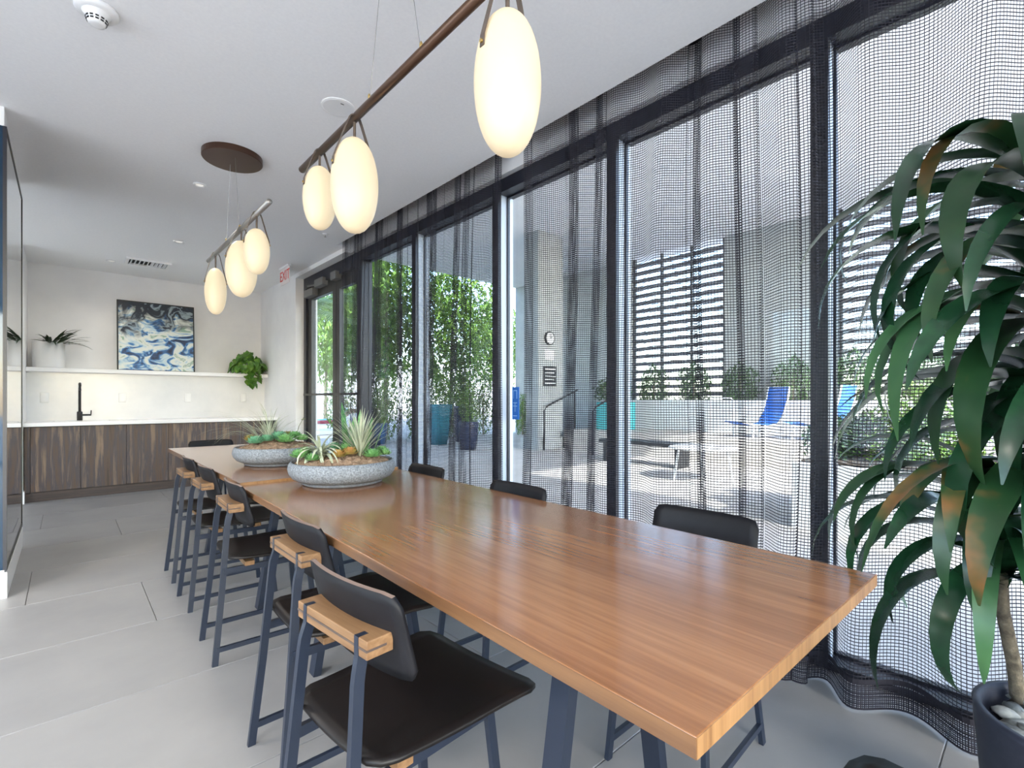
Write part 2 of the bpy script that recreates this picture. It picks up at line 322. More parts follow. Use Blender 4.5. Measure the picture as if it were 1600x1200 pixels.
# door with two leaves at the far end
door = struct('door_1', MB().box(XF, 5.265, 0, XF + .14, 5.335, 2.875).box(XF, 6.99, 0, XF + .14, 7.07, 2.875).box(XF, 5.335, 2.72, XF + .14, 6.99, 2.875), 'frame_dark', 'dark metal glazed double door beside the white wall')
def leaf(y0, y1, st0, st1):
    lf = put('door_leaf', MB().box(XF + .03, y0, .02, XF + .085, y0 + st0, 2.71).box(XF + .03, y1 - st1, .02, XF + .085, y1, 2.71)
             .box(XF + .03, y0 + st0, 2.56, XF + .085, y1 - st1, 2.71).box(XF + .03, y0 + st0, .02, XF + .085, y1 - st1, .20), 'frame_bronze', door)
    put('pane', MB().box(XF + .055, y0 + st0, .20, XF + .061, y1 - st1, 2.56), 'clear_glass', lf)
    put('push_bar', MB().box(XF - .045, y0 + .03, 1.235, XF - .02, y1 - .03, 1.265).box(XF - .045, y0 + .05, 1.235, XF + .03, y0 + .08, 1.265).box(XF - .045, y1 - .08, 1.235, XF + .03, y1 - .05, 1.265), 'frame_bronze', lf)
leaf(6.03, 6.985, .10, .13); leaf(5.34, 6.02, .09, .10)
for (ya, yb, za, zb) in ((6.62, 6.93, 2.58, 2.68), (6.28, 6.55, 2.66, 2.76), (5.86, 6.02, 2.66, 2.76)):
    put('door_closer', MB().box(XF - .05, ya, za, XF + .03, yb, zb), 'closer_grey', door, bevel=.006)
put('closer_arm', MB().bar((XF - .01, 6.90, 2.745), (XF - .01, 6.50, 2.70), .02, .012), 'closer_grey', door)
# sticker on the glass
st = thing('glass_sticker', (XF + .10, 2.76, 1.1), 'upright blue sticker with pale marks on the window glass', 'sticker')
put('backing', MB().box(XF + .099, 2.745, 1.03, XF + .103, 2.82, 1.28), 'sticker_blue', st)
put('printed_mark', MB().box(XF + .0975, 2.765, 1.25, XF + .099, 2.81, 1.256).box(XF + .0975, 2.805, 1.19, XF + .099, 2.81, 1.25).box(XF + .0975, 2.765, 1.19, XF + .099, 2.77, 1.25)
    .box(XF + .0975, 2.765, 1.155, XF + .099, 2.81, 1.161).box(XF + .0975, 2.765, 1.13, XF + .099, 2.81, 1.136).box(XF + .0975, 2.785, 1.09, XF + .099, 2.79, 1.16).box(XF + .0975, 2.765, 1.055, XF + .099, 2.81, 1.060), 'sticker_mark', st)

# ------------------------------------------------------------------ outdoors: ground, overhang, walls
struct('ground_patio', MB().box(XF + .16, -25, -.12, 60, 60, -.01), 'paving', 'pale paving of the patio outdoors')
struct('ground_rear', MB().box(-40, -40, -.12, XF + .16, -4.45, -.01), 'pale_paving')
struct('ground_side', MB().box(-40, -4.45, -.12, -4.25, 30, -.01), 'pale_paving')
struct('exterior_soffit', MB().box(XW + .35, -1.2, 5.2, 12.5, 13.0, 5.6), 'ext_soffit', 'pale grey underside of the overhang outdoors')
struct('exterior_facade', MB().box(XW + .06, -4.45, H + .15, XW + .35, 9.6, 5.6), 'ext_wall_grey')
struct('wall_exterior_panel', MB().box(12.0, 3.02, 0, 12.2, 5.40, 5.2), 'ext_wall_grey', 'grey wall panel between the louver screens')
struct('wall_exterior_long', MB().box(12.0, 8.1, 0, 12.2, 13.0, 5.2), 'ext_wall_grey', 'grey wall on the far side of the patio')
struct('wall_exterior_low', MB().box(12.2, -9, 0, 12.35, 8.1, 1.15), 'ext_wall_grey')
def louvers(y0, y1, label):
    t = thing('louver_screen', (12.1, (y0 + y1) / 2, 1.15), label, 'screen', 'louver screens across the patio')
    mb = MB()
    k = max(2, round((y1 - y0) / .9))
    for i in range(k + 1):
        y = y0 + .04 + (y1 - y0 - .08) * i / k; put('post', MB().box(12.08, y - .03, 1.15, 12.16, y + .03, 5.19), 'louver_post', t)
    z = 1.32; me = None
    while z < 5.15:
        if me is None:
            mbs = MB().box(-.055, -(y1 - y0) / 2 + .01, -.055, .055, (y1 - y0) / 2 - .01, .055, Matrix.Rotation(R(22), 4, 'Y') @ Matrix.Diagonal((1.3, 1, .35, 1)))
            me = mbs.mesh('slat', 'louver')
        link('slat', me, t, (-.02, 0, z - 1.15)); z += .215
louvers(5.41, 8.09, 'dark horizontal louver screen behind the hedge, left of the grey wall panel')
louvers(-4.0, 3.01, 'long dark horizontal louver screen behind the large potted plant')
struct('exterior_deck', MB().box(9.0, -4, -.01, 10.8, 8.0, .45), 'paving', 'raised deck across the patio')
struct('exterior_planter_wall', MB().box(10.8, -4, -.01, 11.0, 8.0, 1.17), 'concrete_white', 'low white planter wall in front of the hedge')
struct('exterior_column', MB().box(8.25, 8.15, 0, 9.12, 8.55, 5.2).box(8.15, 8.05, -.01, 9.22, 8.65, .26), 'ext_wall_grey', 'square grey column outdoors with a clock')
ck = thing('outdoor_clock', (8.62, 8.13, 2.62), 'round white wall clock with black rim on the outdoor column', 'clock')
def disc_y(r0, y0, y1, cx, cz, n=28):
    mb = MB(); vs = [(cx + r0 * math.cos(t * math.tau / n), y, cz + r0 * math.sin(t * math.tau / n)) for y in (y0, y1) for t in range(n)]
    return mb.add(vs, [tuple(range(n)), tuple(range(n, 2 * n))[::-1]] + [(i, i + n, (i + 1) % n + n, (i + 1) % n) for i in range(n)])
put('rim', disc_y(.165, 8.105, 8.15, 8.62, 2.66), 'ext_black', ck); put('dial', disc_y(.135, 8.098, 8.106, 8.62, 2.66), 'white_alu', ck)
put('hand', MB().bar((8.62, 8.095, 2.66), (8.69, 8.095, 2.70), .006, .012).bar((8.62, 8.095, 2.66), (8.62, 8.095, 2.77), .006, .010), 'ext_black', ck)
nb = thing('notice_board', (8.64, 8.14, 1.5), 'dark notice board with pale lines below the outdoor clock', 'sign')
put('board', MB().box(8.42, 8.12, 1.50, 8.86, 8.15, 1.98), 'ext_black', nb)
for q in range(5): put('text_line', MB().box(8.46, 8.115, 1.56 + q * .085, 8.82 - .05 * (q % 2), 8.121, 1.585 + q * .085), 'white_alu', nb)
ws = thing('white_notice', (8.62, 8.14, 2.15), 'small white square notice between clock and board outdoors', 'sign')
put('plate', MB().box(8.47, 8.13, 2.14, 8.78, 8.15, 2.38), 'white_alu', ws)
for i, (hx, hy, lab) in enumerate(((8.3, 8.0, 'black handrail in front of the outdoor column'), (8.35, 6.6, 'black handrail beside the dark window mullion'))):
    hr = thing('handrail', (hx, hy, 0), lab, 'handrail', 'handrails at the deck steps')
    put('rail', MB().tube([(hx, hy, -.01), (hx, hy, .92), (hx + .1, hy, 1.02), (hx + 1.2, hy, 1.42)], .022, 8), 'ext_black', hr, True)
    put('post', MB().tube([(hx + 1.1, hy, .44), (hx + 1.1, hy, 1.38)], .022, 8), 'ext_black', hr, True)
# pots and planters
def lathe_pot(name, x, y, z, r0, r1, h, m, label, cat='planter', group=None):
    t = thing(name, (x, y, z), label, cat, group)
    put('pot', MB().lathe([(r0, 0), ((r0 + r1) / 2 * 1.06, h * .5), (r1, h * .94), (r1, h), (r1 * .88, h), (r1 * .86, h * .9), (.01, h * .9)], (x, y, z), 28), m, t, True)
    return t
def leaf_cloud(k, size, rad, seed, flat=1.0, shell=.45):
    """k small pointed leaves scattered through an ellipsoid of half axes rad"""
    g = random.Random(seed); mb = MB()
    for _ in range(k):
        while True:
            p = Vector((g.uniform(-1, 1), g.uniform(-1, 1), g.uniform(-1, 1)))
            if shell < p.length < 1: break
        lump = 1 + .22 * math.sin(p.x * 5 + seed) * math.cos(p.y * 6 + p.z * 4)
        c = Vector((p.x * rad[0], p.y * rad[1], p.z * rad[2])) * lump
        M = Matrix.Rotation(g.uniform(0, 6.28), 3, 'Z') @ Matrix.Rotation(g.uniform(-1.0, 1.0) * flat, 3, 'X')
        s_ = size * g.uniform(.6, 1.3)
        mb.add([c + M @ Vector(q) * s_ for q in ((0, -1, 0), (.38, -.1, .08), (0, 1, -.1), (-.38, -.1, .08))], [(0, 1, 2, 3)])
    return mb
tree_me = leaf_cloud(6500, .11, (1.3, 1.3, 1.9), 3, shell=.25).mesh('crown', 'tree_leaf')
shrub_me = leaf_cloud(1300, .055, (.5, .5, .42), 5).mesh('foliage', 'hedge_leaf')
bush_me = leaf_cloud(2200, .06, (.55, .55, .8), 8, shell=.2).mesh('foliage', 'tree_leaf')
def tree(x, y, h, sc, label, lean=.1):
    t = thing('tree', (x, y, 0), label, 'tree', 'trees beyond the patio')
    put('trunk', MB().tube([(x, y, -.01), (x + lean * .4, y, h * .3), (x + lean, y + .05, h * .62), (x + lean * .8, y, h * .85)], [.11, .085, .07, .04], 8), 'bark', t, True)
    tag(link('crown', tree_me, t, (lean, 0, h * .72), (0, 0, rng.uniform(0, 6)), (sc, sc, sc * h / 5.2)), kind='stuff')
tree(8.1, 15.4, 5.8, 1.2, 'sunlit leafy tree seen through the window bay beside the door')
tree(11.9, 16.9, 5.8, 1.3, 'leafy tree seen behind the large teal pot')
tree(15.4, 18.2, 5.4, 1.1, 'smaller leafy tree close to the grey outdoor wall')
tree(9.4, 20.3, 6.8, 1.3, 'tall leafy tree at the back, behind the teal pot')
tree(10.2, 26.0, 7.0, 1.3, 'leafy tree farthest away, seen just beside the glazed door')
for (x, y, r0, r1, h, m, lab) in ((7.3, 10.9, .22, .36, 1.05, 'teal_glaze', 'large teal glazed pot outdoors'), (8.25, 11.1, .22, .28, 1.0, 'navy_glaze', 'tall dark navy pot beside the teal pot'),
                                  (7.06, 9.3, .19, .24, .66, 'navy_glaze', 'short dark blue pot beside the dark mullion'), (6.1, 12.1, .24, .3, .55, 'blue_glaze', 'small bright blue pot under the tree by the door')):
    t = lathe_pot('glazed_pot', x, y, 0, r0, r1, h, m, lab, group='glazed pots outdoors')
    tag(link('foliage', bush_me, t, (0, 0, h + .35), (0, 0, x), (r1 * 1.7, r1 * 1.7, .75)), kind='stuff')
t = thing('planter_box', (9.9, 7.2, .45), 'aqua planter box on the raised deck', 'planter')
put('box', MB().prism([(9.55, 6.85), (10.35, 6.85), (10.35, 7.45), (9.55, 7.45)], .45, 1.12), 'aqua_glaze', t, bevel=.02)
tag(link('foliage', shrub_me, t, (0, 0, .95), (0, 0, 0), (1.1, .9, .8)), kind='stuff')
for i in range(9):
    y = -1.9 + i * 1.12
    hs = thing('hedge_shrub', (11.5, y, .6), ['ninth', 'eighth', 'seventh', 'sixth', 'fifth', 'fourth', 'third', 'second', 'first'][i] + ' dark hedge shrub above the white planter wall, counting from the aqua planter', 'shrub', 'hedge shrubs along the planter wall')
    tag(link('foliage', shrub_me, hs, (0, 0, .84 + .06 * math.sin(i * 2.1)), (0, 0, (i % 2) * math.pi), (.60, .9, 1.55 + .2 * math.sin(i * 1.7))), kind='stuff')
    put('stem', MB().tube([(11.5, y, -.01), (11.5, y, 1.75)], .025, 6), 'bark', hs)
t = thing('concrete_planter', (5.7, 1.1, 0), 'pale concrete planter box with low shrubs outdoors', 'planter')
put('box', MB().box(5.0, .2, -.01, 6.4, 1.62, .60).box(5.06, .26, .58, 6.34, 1.56, .61), 'concrete_white', t)
put('soil', MB().box(5.06, .26, .60, 6.34, 1.56, .625), 'soil', t)
for q, (dx, dy, s_) in enumerate(((-.25, .3, .55), (.2, .05, .7), (-.1, -.35, .75), (.35, .38, .5))):
    tag(link('foliage', bush_me if q == 2 else shrub_me, t, (dx, dy, .80), (0, 0, q * 2), (s_, s_, s_)), kind='stuff')
ords = ['first', 'second', 'third', 'fourth', 'fifth', 'sixth', 'seventh', 'eighth', 'ninth']
for i, (x, y, sc) in enumerate(((5.55, 13.0, .78), (6.75, 12.8, .8), (8.0, 13.1, .82), (9.25, 12.8, .8), (10.5, 13.0, .82), (11.4, 12.0, .55))):
    hs = thing('garden_bush', (x, y, 0), ords[i] + ' green garden bush behind the glazed pots, counting from the door', 'bush', 'garden bushes behind the glazed pots')
    tag(link('foliage', bush_me, hs, (0, 0, 1.25 * sc), (0, 0, 0), (sc, sc, sc * 1.6)), kind='stuff')
    put('stem', MB().tube([(x, y, -.01), (x, y, 1.2)], .03, 6), 'bark', hs)
# outdoor furniture
def pool_chair(x, y, rz, label):
    t = thing('pool_chair', (x, y, .45), label, 'chair', 'blue pool chairs on the deck', rz)
    prof = [(-.62, .30), (-.35, .24), (-.05, .22), (.16, .27), (.30, .50), (.38, .76), (.42, .98)]
    mb = MB()
    for a, b_ in zip(prof, prof[1:]): mb.bar((a[0], 0, a[1]), (b_[0], 0, b_[1]), .52, .02)
    tagged = bpy.data.objects.new('sling', mb.mesh('sling', 'blue_sling')); COL.objects.link(tagged); tagged.parent = t
    for s_ in (-1, 1):
        fr_ = MB().tube([(p, s_ * .28, q) for p, q in prof], .018, 6)
        o = bpy.data.objects.new('side_rail', fr_.mesh('side_rail', 'white_alu', True)); COL.objects.link(o); o.parent = t
        for px, q in ((-.4, .25), (.2, .32)):
            o = bpy.data.objects.new('leg', MB().tube([(px, s_ * .28, 0), (px + .03, s_ * .28, q)], .017, 6).mesh('leg', 'white_alu')); COL.objects.link(o); o.parent = t
pool_chair(10.15, 3.85, R(-30), 'blue sling pool chair seen from its side on the deck')
pool_chair(10.1, 2.75, R(-100), 'blue sling pool chair with its back towards the window')
t = thing('patio_table', (6.85, 3.4, 0), 'white round patio table outdoors seen through the mesh curtain', 'table')
put('table_top', MB().lathe([(.02, .47), (.46, .47), (.48, .485), (.46, .50), (.02, .50)], (6.85, 3.4, 0), 36), 'white_alu', t, True)
for a in range(4):
    put('leg', MB().tube([(6.85 + .40 * math.cos(a * 1.571 + .5), 3.4 + .40 * math.sin(a * 1.571 + .5), -.01), (6.85 + .33 * math.cos(a * 1.571 + .5), 3.4 + .33 * math.sin(a * 1.571 + .5), .475)], .018, 8), 'white_alu', t)
t = thing('patio_bench', (7.9, 5.0, 0), 'low dark bench outdoors behind the white round table', 'bench')
put('seat', MB().box(7.65, 4.2, .36, 8.15, 5.9, .42), 'ext_black', t)
for y in (4.3, 5.8): put('leg', MB().box(7.7, y - .03, -.01, 8.1, y + .03, .36), 'ext_black', t)
t = thing('pool_ladder_rail', (10.3, 4.75, .45), 'slim white hooped rail on the deck', 'rail')
put('hoop', MB().tube([(10.3, 4.95, .44), (10.3, 4.95, 1.15), (10.3, 4.9, 1.22), (10.3, 4.5, 1.22), (10.3, 4.45, 1.15), (10.3, 4.45, .44)], .018, 8), 'white_alu', t, True)
# seen through the door: palm, loungers and a pale building
def palm(x, y, h, seed, label):
    g = random.Random(seed); t = thing('palm_tree', (x, y, 0), label, 'palm tree', 'palms beyond the door')
    put('trunk', MB().tube([(x, y, -.01), (x + .10, y, h * .35), (x + .04, y, h * .7), (x, y, h)], [.16, .11, .09, .08], 10), 'bark', t, True)
    for q in range(15):
        az = q * 2.4 + g.uniform(-.2, .2); el = g.uniform(-.1, 1.0); L = g.uniform(1.5, 2.0); mb = MB(); pts = []
        for k in range(9):
            u = k / 8; rr = L * u * math.cos(el * (1 - u * .5)); z = L * u * math.sin(el) - 1.1 * u * u
            pts.append(Vector((x + rr * math.cos(az), y + rr * math.sin(az), h + z)))
        mb.tube(pts, [.02 - .0018 * k for k in range(9)], 4)
        sd = Vector((-math.sin(az), math.cos(az), 0))
        for k in range(1, 26):
            u = k / 26 * 7.9; i = int(u); p = pts[i].lerp(pts[i + 1], u - i); d = (pts[i + 1] - pts[i]).normalized(); ll = .48 * math.sin(math.pi * min(1, k / 26 + .12)) + .08
            for s_ in (-1, 1):
                e = p + (sd * s_ + d * .5).normalized() * ll + Vector((0, 0, -.35 * ll))
                mb.add([p - d * .02, p + d * .02, e], [(0, 1, 2)])
        put('frond', mb, 'palm_leaf', t)
palm(5.1, 14.2, 3.7, 1, 'slim palm tree just outside the glazed door')
palm(6.2, 20.0, 4.6, 2, 'taller palm tree farther off, beyond the glazed door')
struct('exterior_building', MB().box(8, 34, 0, 40, 36, 3.6).box(8, 33.9, 3.6, 40, 36, 3.9), 'concrete_white', 'pale building in the far distance')
for i, (x, y, m, lab) in enumerate(((7.3, 18.4, 'aqua_cloth', 'sun lounger with aqua cushion beyond the glazed door'), (6.9, 17.2, 'maroon_cloth', 'sun lounger with maroon cushion beyond the glazed door'), (4.6, 11.9, 'white_alu', 'pale sun lounger nearest the glazed door'))):
    t = thing('sun_lounger', (x, y, 0), lab, 'sun lounger', 'loungers beyond the door')
    put('cushion', MB().box(x - .9, y - .3, .34, x + .35, y + .3, .44).bar((x + .33, y, .40), (x + .9, y, .80), .6, .09), m, t, bevel=.02)
    put('frame', MB().box(x - .92, y - .33, .26, x + .4, y + .33, .33), 'white_alu', t)
    for a in (-.8, .3):
        for c in (-.28, .28): put('leg', MB().box(x + a - .03, y + c - .03, -.01, x + a + .03, y + c + .03, .27), 'white_alu', t)

# ------------------------------------------------------------------ curtains of black net
def net_curtain(y_hi, y_lo, folds, wave, label, bulge, ztop=3.035, xc=2.335):
    """black net hanging in folds. folds: list of (y, width, depth) tight pleats; wave: (length, amplitude, phase)"""
    pts = []                                   # (y, x offset) along the cloth
    y = y_hi; step = .018; fs = sorted(folds, reverse=True); k = 0
    while y > y_lo:
        if k < len(fs) and y <= fs[k][0] + fs[k][1] / 2:
            fy, fw, fdp = fs[k]; x0 = wave[1] * math.cos((y - wave[2]) * math.tau / wave[0])
            for j in range(1, 11):
                u = j / 10; yy = fy + fw / 2 - fw * u + fw * .95 * math.sin(u * math.tau) * .9
                pts.append((yy, x0 * (1 - u) + fdp * math.sin(u * math.pi) * (1 if k % 2 else -1) + wave[1] * math.cos((fy - fw / 2 - wave[2]) * math.tau / wave[0]) * u))
            y = fy - fw / 2; k += 1
        else:
            pts.append((y, wave[1] * math.cos((y - wave[2]) * math.tau / wave[0]) + .012 * math.sin(y * 31 + 1))); y -= step
    root = thing('net_curtain', (xc, (y_hi + y_lo) / 2, .01), label, 'curtain', 'black net curtains along the window wall')
    def X(o_, z): return xc + o_ * (1.0 - .30 * z / ztop) - (.035 + bulge) * (1 - z / ztop)
    def Y(y_, z): return y_ + .022 * math.sin(z * 1.3 + y_ * 4)
    mb = MB(); n = len(pts); hw = .0018; dz = .0128
    def row(z, hw_):
        vs = []
        for (py, po) in pts:
            x_, y_ = X(po, z), Y(py, z); vs += [(x_, y_, z - hw_), (x_, y_, z + hw_)]
        mb.add(vs, [(2 * i, 2 * i + 2, 2 * i + 3, 2 * i + 1) for i in range(n - 1)])
    z = .03
    while z < ztop: row(z, hw); z += dz
    # vertical threads at equal spacing along the cloth
    acc = [0.0]
    for a, b_ in zip(pts, pts[1:]): acc.append(acc[-1] + math.hypot(a[0] - b_[0], a[1] - b_[1]))
    def at(s_):
        lo = 0
        while lo < n - 2 and acc[lo + 1] < s_: lo += 1
        u = (s_ - acc[lo]) / max(1e-6, acc[lo + 1] - acc[lo]); return (pts[lo][0] + (pts[lo + 1][0] - pts[lo][0]) * u, pts[lo][1] + (pts[lo + 1][1] - pts[lo][1]) * u)
    zs = [.012 + (ztop - .012) * i / 14 for i in range(15)]
    s_ = .004
    def vthread(mb_, s_, w_, zz):
        p, q = at(s_ - w_ / 2), at(s_ + w_ / 2); vs = []
        for z in zz: vs += [(X(p[1], z), Y(p[0], z), z), (X(q[1], z), Y(q[0], z), z)]
        mb_.add(vs, [(2 * i, 2 * i + 1, 2 * i + 3, 2 * i + 2) for i in range(len(zz) - 1)])
    while s_ < acc[-1]: vthread(mb, s_, .0024, zs); s_ += .0140
    tag(put('net', mb, 'thread', root), kind='stuff')
    hb = MB(); keep = mb
    mb = hb
    def strip(z0, z1):
        vs = []
        for (py, po) in pts: vs += [(X(po, z0) - .002, Y(py, z0), z0), (X(po, z1) - .002, Y(py, z1), z1)]
        hb.add(vs, [(2 * i, 2 * i + 2, 2 * i + 3, 2 * i + 1) for i in range(n - 1)])
    strip(.008, .016); strip(.105, .122)
    zz = .020
    while zz < .105: strip(zz, zz + .0032); zz += .0075
    s_ = .003
    while s_ < acc[-1]: vthread(hb, s_, .0030, [.01, .06, .112]); s_ += .0072
    put('hem', hb, 'hem_cloth', root)
    tb = MB(); hb = tb; strip(ztop - .004, ztop + .020)
    put('heading_tape', tb, 'hem_cloth', root)
    return root
fa = [(y_, w_, .06) for y_, w_ in ((5.28, .05), (5.12, .06), (4.95, .06), (4.72, .04), (4.45, .06), (4.22, .06), (3.98, .04), (3.72, .08), (3.45, .07), (3.24, .04), (3.05, .07), (2.74, .05))]
net_curtain(5.36, 2.66, fa, (.27, .040, .1), 'black net curtain gathered in tight folds beside the glazed door', .01)
net_curtain(2.40, .90, [(2.36, .035, .06), (2.05, .05, .08), (1.80, .035, .07), (1.22, .035, .07), (.935, .05, .08)], (.30, .055, .63), 'black net curtain behind the middle of the near table', .012)
net_curtain(.885, -1.7, [(.70, .03, .05), (-.38, .04, .07), (-1.1, .05, .07)], (.30, .065, .63), 'black net curtain with wavy hem behind the tall potted plant', .018)
put('track', MB().box(2.32, -4.2, 3.057, 2.35, 5.40, 3.07), 'white_paint', tag(thing('curtain_track', (2.335, .6, 3.057), 'slim white curtain track inside the ceiling recess', 'curtain track')))

# ------------------------------------------------------------------ kitchen run on the back wall
XE = 2.33; CY = 7.87
struct('wall_splash', MB().box(-.365, 8.52, .91, XW, YB, 1.53), 'splash_stone', 'pale stone splashback above the counter')
sh = thing('wall_ledge', (1.0, 8.45, 1.53), 'long white ledge above the stone splashback', 'shelf')
put('ledge_board', MB().box(-.365, 8.34, 1.53, XW, YB, 1.58), 'white_paint', sh, bevel=.003)
ct = thing('countertop', (1.0, 8.2, .87), 'long white quartz countertop on the dark wood cabinets', 'countertop')
put('slab', MB().box(-.365, CY - .03, .87, XW, 8.52, .915), 'quartz', ct, bevel=.003)
JX = [-.36, -.308, .126, .563, .998, 1.434, 1.873, 2.20]
side = ['narrow filler cabinet at the niche wall', 'dark walnut cabinet below the white potted plant', 'dark walnut cabinet right of the faucet', 'dark walnut cabinet below the left part of the painting',
        'dark walnut cabinet below the right part of the painting', 'dark walnut cabinet behind the far chair', 'dark walnut cabinet at the right end of the run']
for i in range(len(JX) - 1):
    a, b_ = JX[i], JX[i + 1]
    t = thing('base_cabinet', ((a + b_) / 2, CY, 0), side[i], 'cabinet', 'walnut cabinets along the back wall')
    put('carcass', MB().box(a + .002, CY + .022, .10, b_ - .002, 8.50, .868), 'kick_wood', t)
    put('door', MB().box(a + .002, CY, .115, b_ - .002, CY + .02, .862), 'cabinet_wood', t, bevel=.0015, loc=((a + b_) / 2, CY, .115))
    put('toe_kick', MB().box(a, CY + .012, 0, b_, CY + .04, .105), 'kick_wood', t, loc=((a + b_) / 2, CY, 0))
t = thing('filler_panel', (2.27, CY, 0), 'black filler panel at the right end of the cabinets', 'panel')
put('board', MB().box(2.202, CY, 0, XE, CY + .03, .868), 'ext_black', t)
put('side_return', MB().box(XE - .02, CY + .03, 0, XE, 8.50, .868), 'ext_black', t)
fc = thing('faucet', (.125, 8.33, .915), 'tall black kitchen faucet on the white counter', 'faucet')
put('body', MB().lathe([(.028, .915), (.028, 1.02), (.024, 1.03)], (.125, 8.33, 0), 20), 'ext_black', fc, True)
put('spout', MB().tube([(.125, 8.33, 1.02), (.125, 8.33, 1.33), (.125, 8.31, 1.375), (.125, 8.25, 1.385), (.125, 8.19, 1.36), (.125, 8.17, 1.30)], .014, 12), 'ext_black', fc, True)
put('lever', MB().tube([(.14, 8.33, .985), (.235, 8.33, .985)], .011, 10).tube([(.232, 8.33, .98), (.236, 8.33, 1.045)], .006, 8), 'ext_black', fc, True)
sk = thing('undermount_sink', (.13, 8.1, .90), 'recessed sink rim in the white counter before the faucet', 'sink')
put('rim', MB().box(-.12, 7.98, .9155, .42, 7.995, .9175).box(-.12, 8.24, .9155, .42, 8.255, .9175).box(-.12, 7.98, .9155, -.105, 8.255, .9175).box(.405, 7.98, .9155, .42, 8.255, .9175), 'splash_stone', sk)
for x, lab in ((-.205, 'white wall outlet below the white potted plant'), (.565, 'white wall outlet below the left edge of the painting'), (1.315, 'white wall outlet below the right edge of the painting'), (2.05, 'white wall outlet below the trailing plant')):
    t = thing('wall_outlet', (x, 8.515, 1.20), lab, 'outlet', 'outlets on the splashback')
    put('plate', MB().box(x - .04, 8.510, 1.145, x + .04, 8.52, 1.27), 'white_plastic', t, bevel=.004)
    put('socket', MB().box(x - .018, 8.507, 1.155, x + .018, 8.511, 1.20).box(x - .018, 8.507, 1.215, x + .018, 8.511, 1.26), 'quartz', t)
pa = thing('abstract_painting', (.955, 8.47, 1.58), 'abstract blue, white and black painting in thin dark frame leaning on the ledge', 'painting')
TM = Matrix.Translation((.955, 8.50, 1.58)) @ Matrix.Rotation(R(-4.5), 4, 'X')
put('canvas', MB().box(-.435, .004, .012, .435, .028, .962, TM), 'painting', pa)
put('frame', MB().box(-.448, -.004, 0, -.433, .034, .975, TM).box(.433, -.004, 0, .448, .034, .975, TM).box(-.433, -.004, 0, .433, .034, .013, TM).box(-.433, -.004, .961, .433, .034, .975, TM), 'ext_black', pa)
def strip_leaf(pts, widths, sd, fold=.25):
    """blade of three columns following pts"""
    mb = MB(); vs = []
    for p, w_ in zip(pts, widths): vs += [p - sd * w_ + Vector((0, 0, fold * w_)), p, p + sd * w_ + Vector((0, 0, fold * w_))]
    k = len(pts); return mb.add(vs, [f for i in range(k - 1) for f in ((3 * i, 3 * i + 1, 3 * i + 4, 3 * i + 3), (3 * i + 1, 3 * i + 2, 3 * i + 5, 3 * i + 4))])
def blade(base, az, el, L, wd, droop, k=9, twist=0.0, fold=.25):
    pts = []; ws = []; h_ = Vector((math.cos(az), math.sin(az), 0)); p = Vector(base); a = el
    for i in range(k):
        u = i / (k - 1); pts.append(p.copy()); ws.append(wd * max(.04, math.sin(math.pi * min(1, .16 + .84 * u)) ** .7 if u < .96 else .06))
        a2 = el - droop * u ** 1.3; p = p + (h_ * math.cos(a2) + Vector((0, 0, math.sin(a2)))) * (L / (k - 1))
        h_ = Matrix.Rotation(twist / k, 3, 'Z') @ h_
    return strip_leaf(pts, ws, Vector((-math.sin(az), math.cos(az), 0)), fold)
t = thing('ledge_planter', (-.165, 8.50, 1.58), 'wide white cylinder pot with dark strap-leaved plant on the ledge', 'potted plant')
put('pot', MB().lathe([(.150, 1.58), (.155, 1.59), (.155, 1.90), (.145, 1.90), (.143, 1.86), (.01, 1.86)], (-.165, 8.50, 0), 36), 'white_plastic', t, True)
g = random.Random(4)
for i in range(44):
    az = g.uniform(0, 6.28); r_ = g.uniform(.02, .12)
    if math.sin(az) > .4: az = -az
    if math.cos(az) < -.1: r_ = -.03
    put('leaf', blade((-.165 + r_ * math.cos(az), 8.50 + r_ * math.sin(az), 1.87), az, g.uniform(.2, 1.1), g.uniform(.20, .36) * (.62 if math.cos(az) < -.1 else 1), .017, g.uniform(.4, 1.5), 7), 'strap_leaf', t)
# trailing heart-leaved plant
t = thing('trailing_plant', (2.13, 8.47, 1.58), 'bushy trailing green plant with heart-shaped leaves at the end of the ledge', 'potted plant')
put('pot', MB().lathe([(.11, 1.58), (.135, 1.70), (.135, 1.75), (.12, 1.75), (.118, 1.72), (.01, 1.72)], (2.13, 8.47, 0), 28), 'white_plastic', t, True)
hm = MB(); hp = [(0, 0, 0), (.035, -.012, .004), (.043, .018, .002), (.026, .055, -.006), (0, .09, -.016), (-.026, .055, -.006), (-.043, .018, .002), (-.035, -.012, .004)]
hm.add([(0, .03, -.010)] + [(x, y, z) for x, y, z in hp], [(0, i + 1, (i + 1) % 8 + 1) for i in range(8)]); heart = hm.mesh('leaf', 'pothos_leaf')
for i in range(130):
    a = g.uniform(0, 6.28); rr = .24 * math.sqrt(g.random()); z = 1.64 + .30 * g.random() * math.cos(rr * 5)
    if i > 104: a, rr, z = g.uniform(-2.0, -.6), g.uniform(.13, .17), 1.42 + .30 * (i - 104) / 26
    px, py = -.02 + rr * math.cos(a) * 1.02, rr * math.sin(a)
    link('leaf', heart, t, (min(px, .17), min(py, .14), z - 1.58), (g.uniform(-1.2, -.5), g.uniform(-.4, .4), a - math.pi / 2 + g.uniform(-.5, .5)), (g.uniform(.95, 1.4),) * 3)
for a in (-1.7, -1.2, -.8):
    put('vine', MB().tube([(2.16, 8.47, 1.74), (2.16 + .15 * math.cos(a), 8.47 + .15 * math.sin(a), 1.72), (2.16 + .16 * math.cos(a), 8.47 + .16 * math.sin(a), 1.45)], .003, 5), 'cane', t)

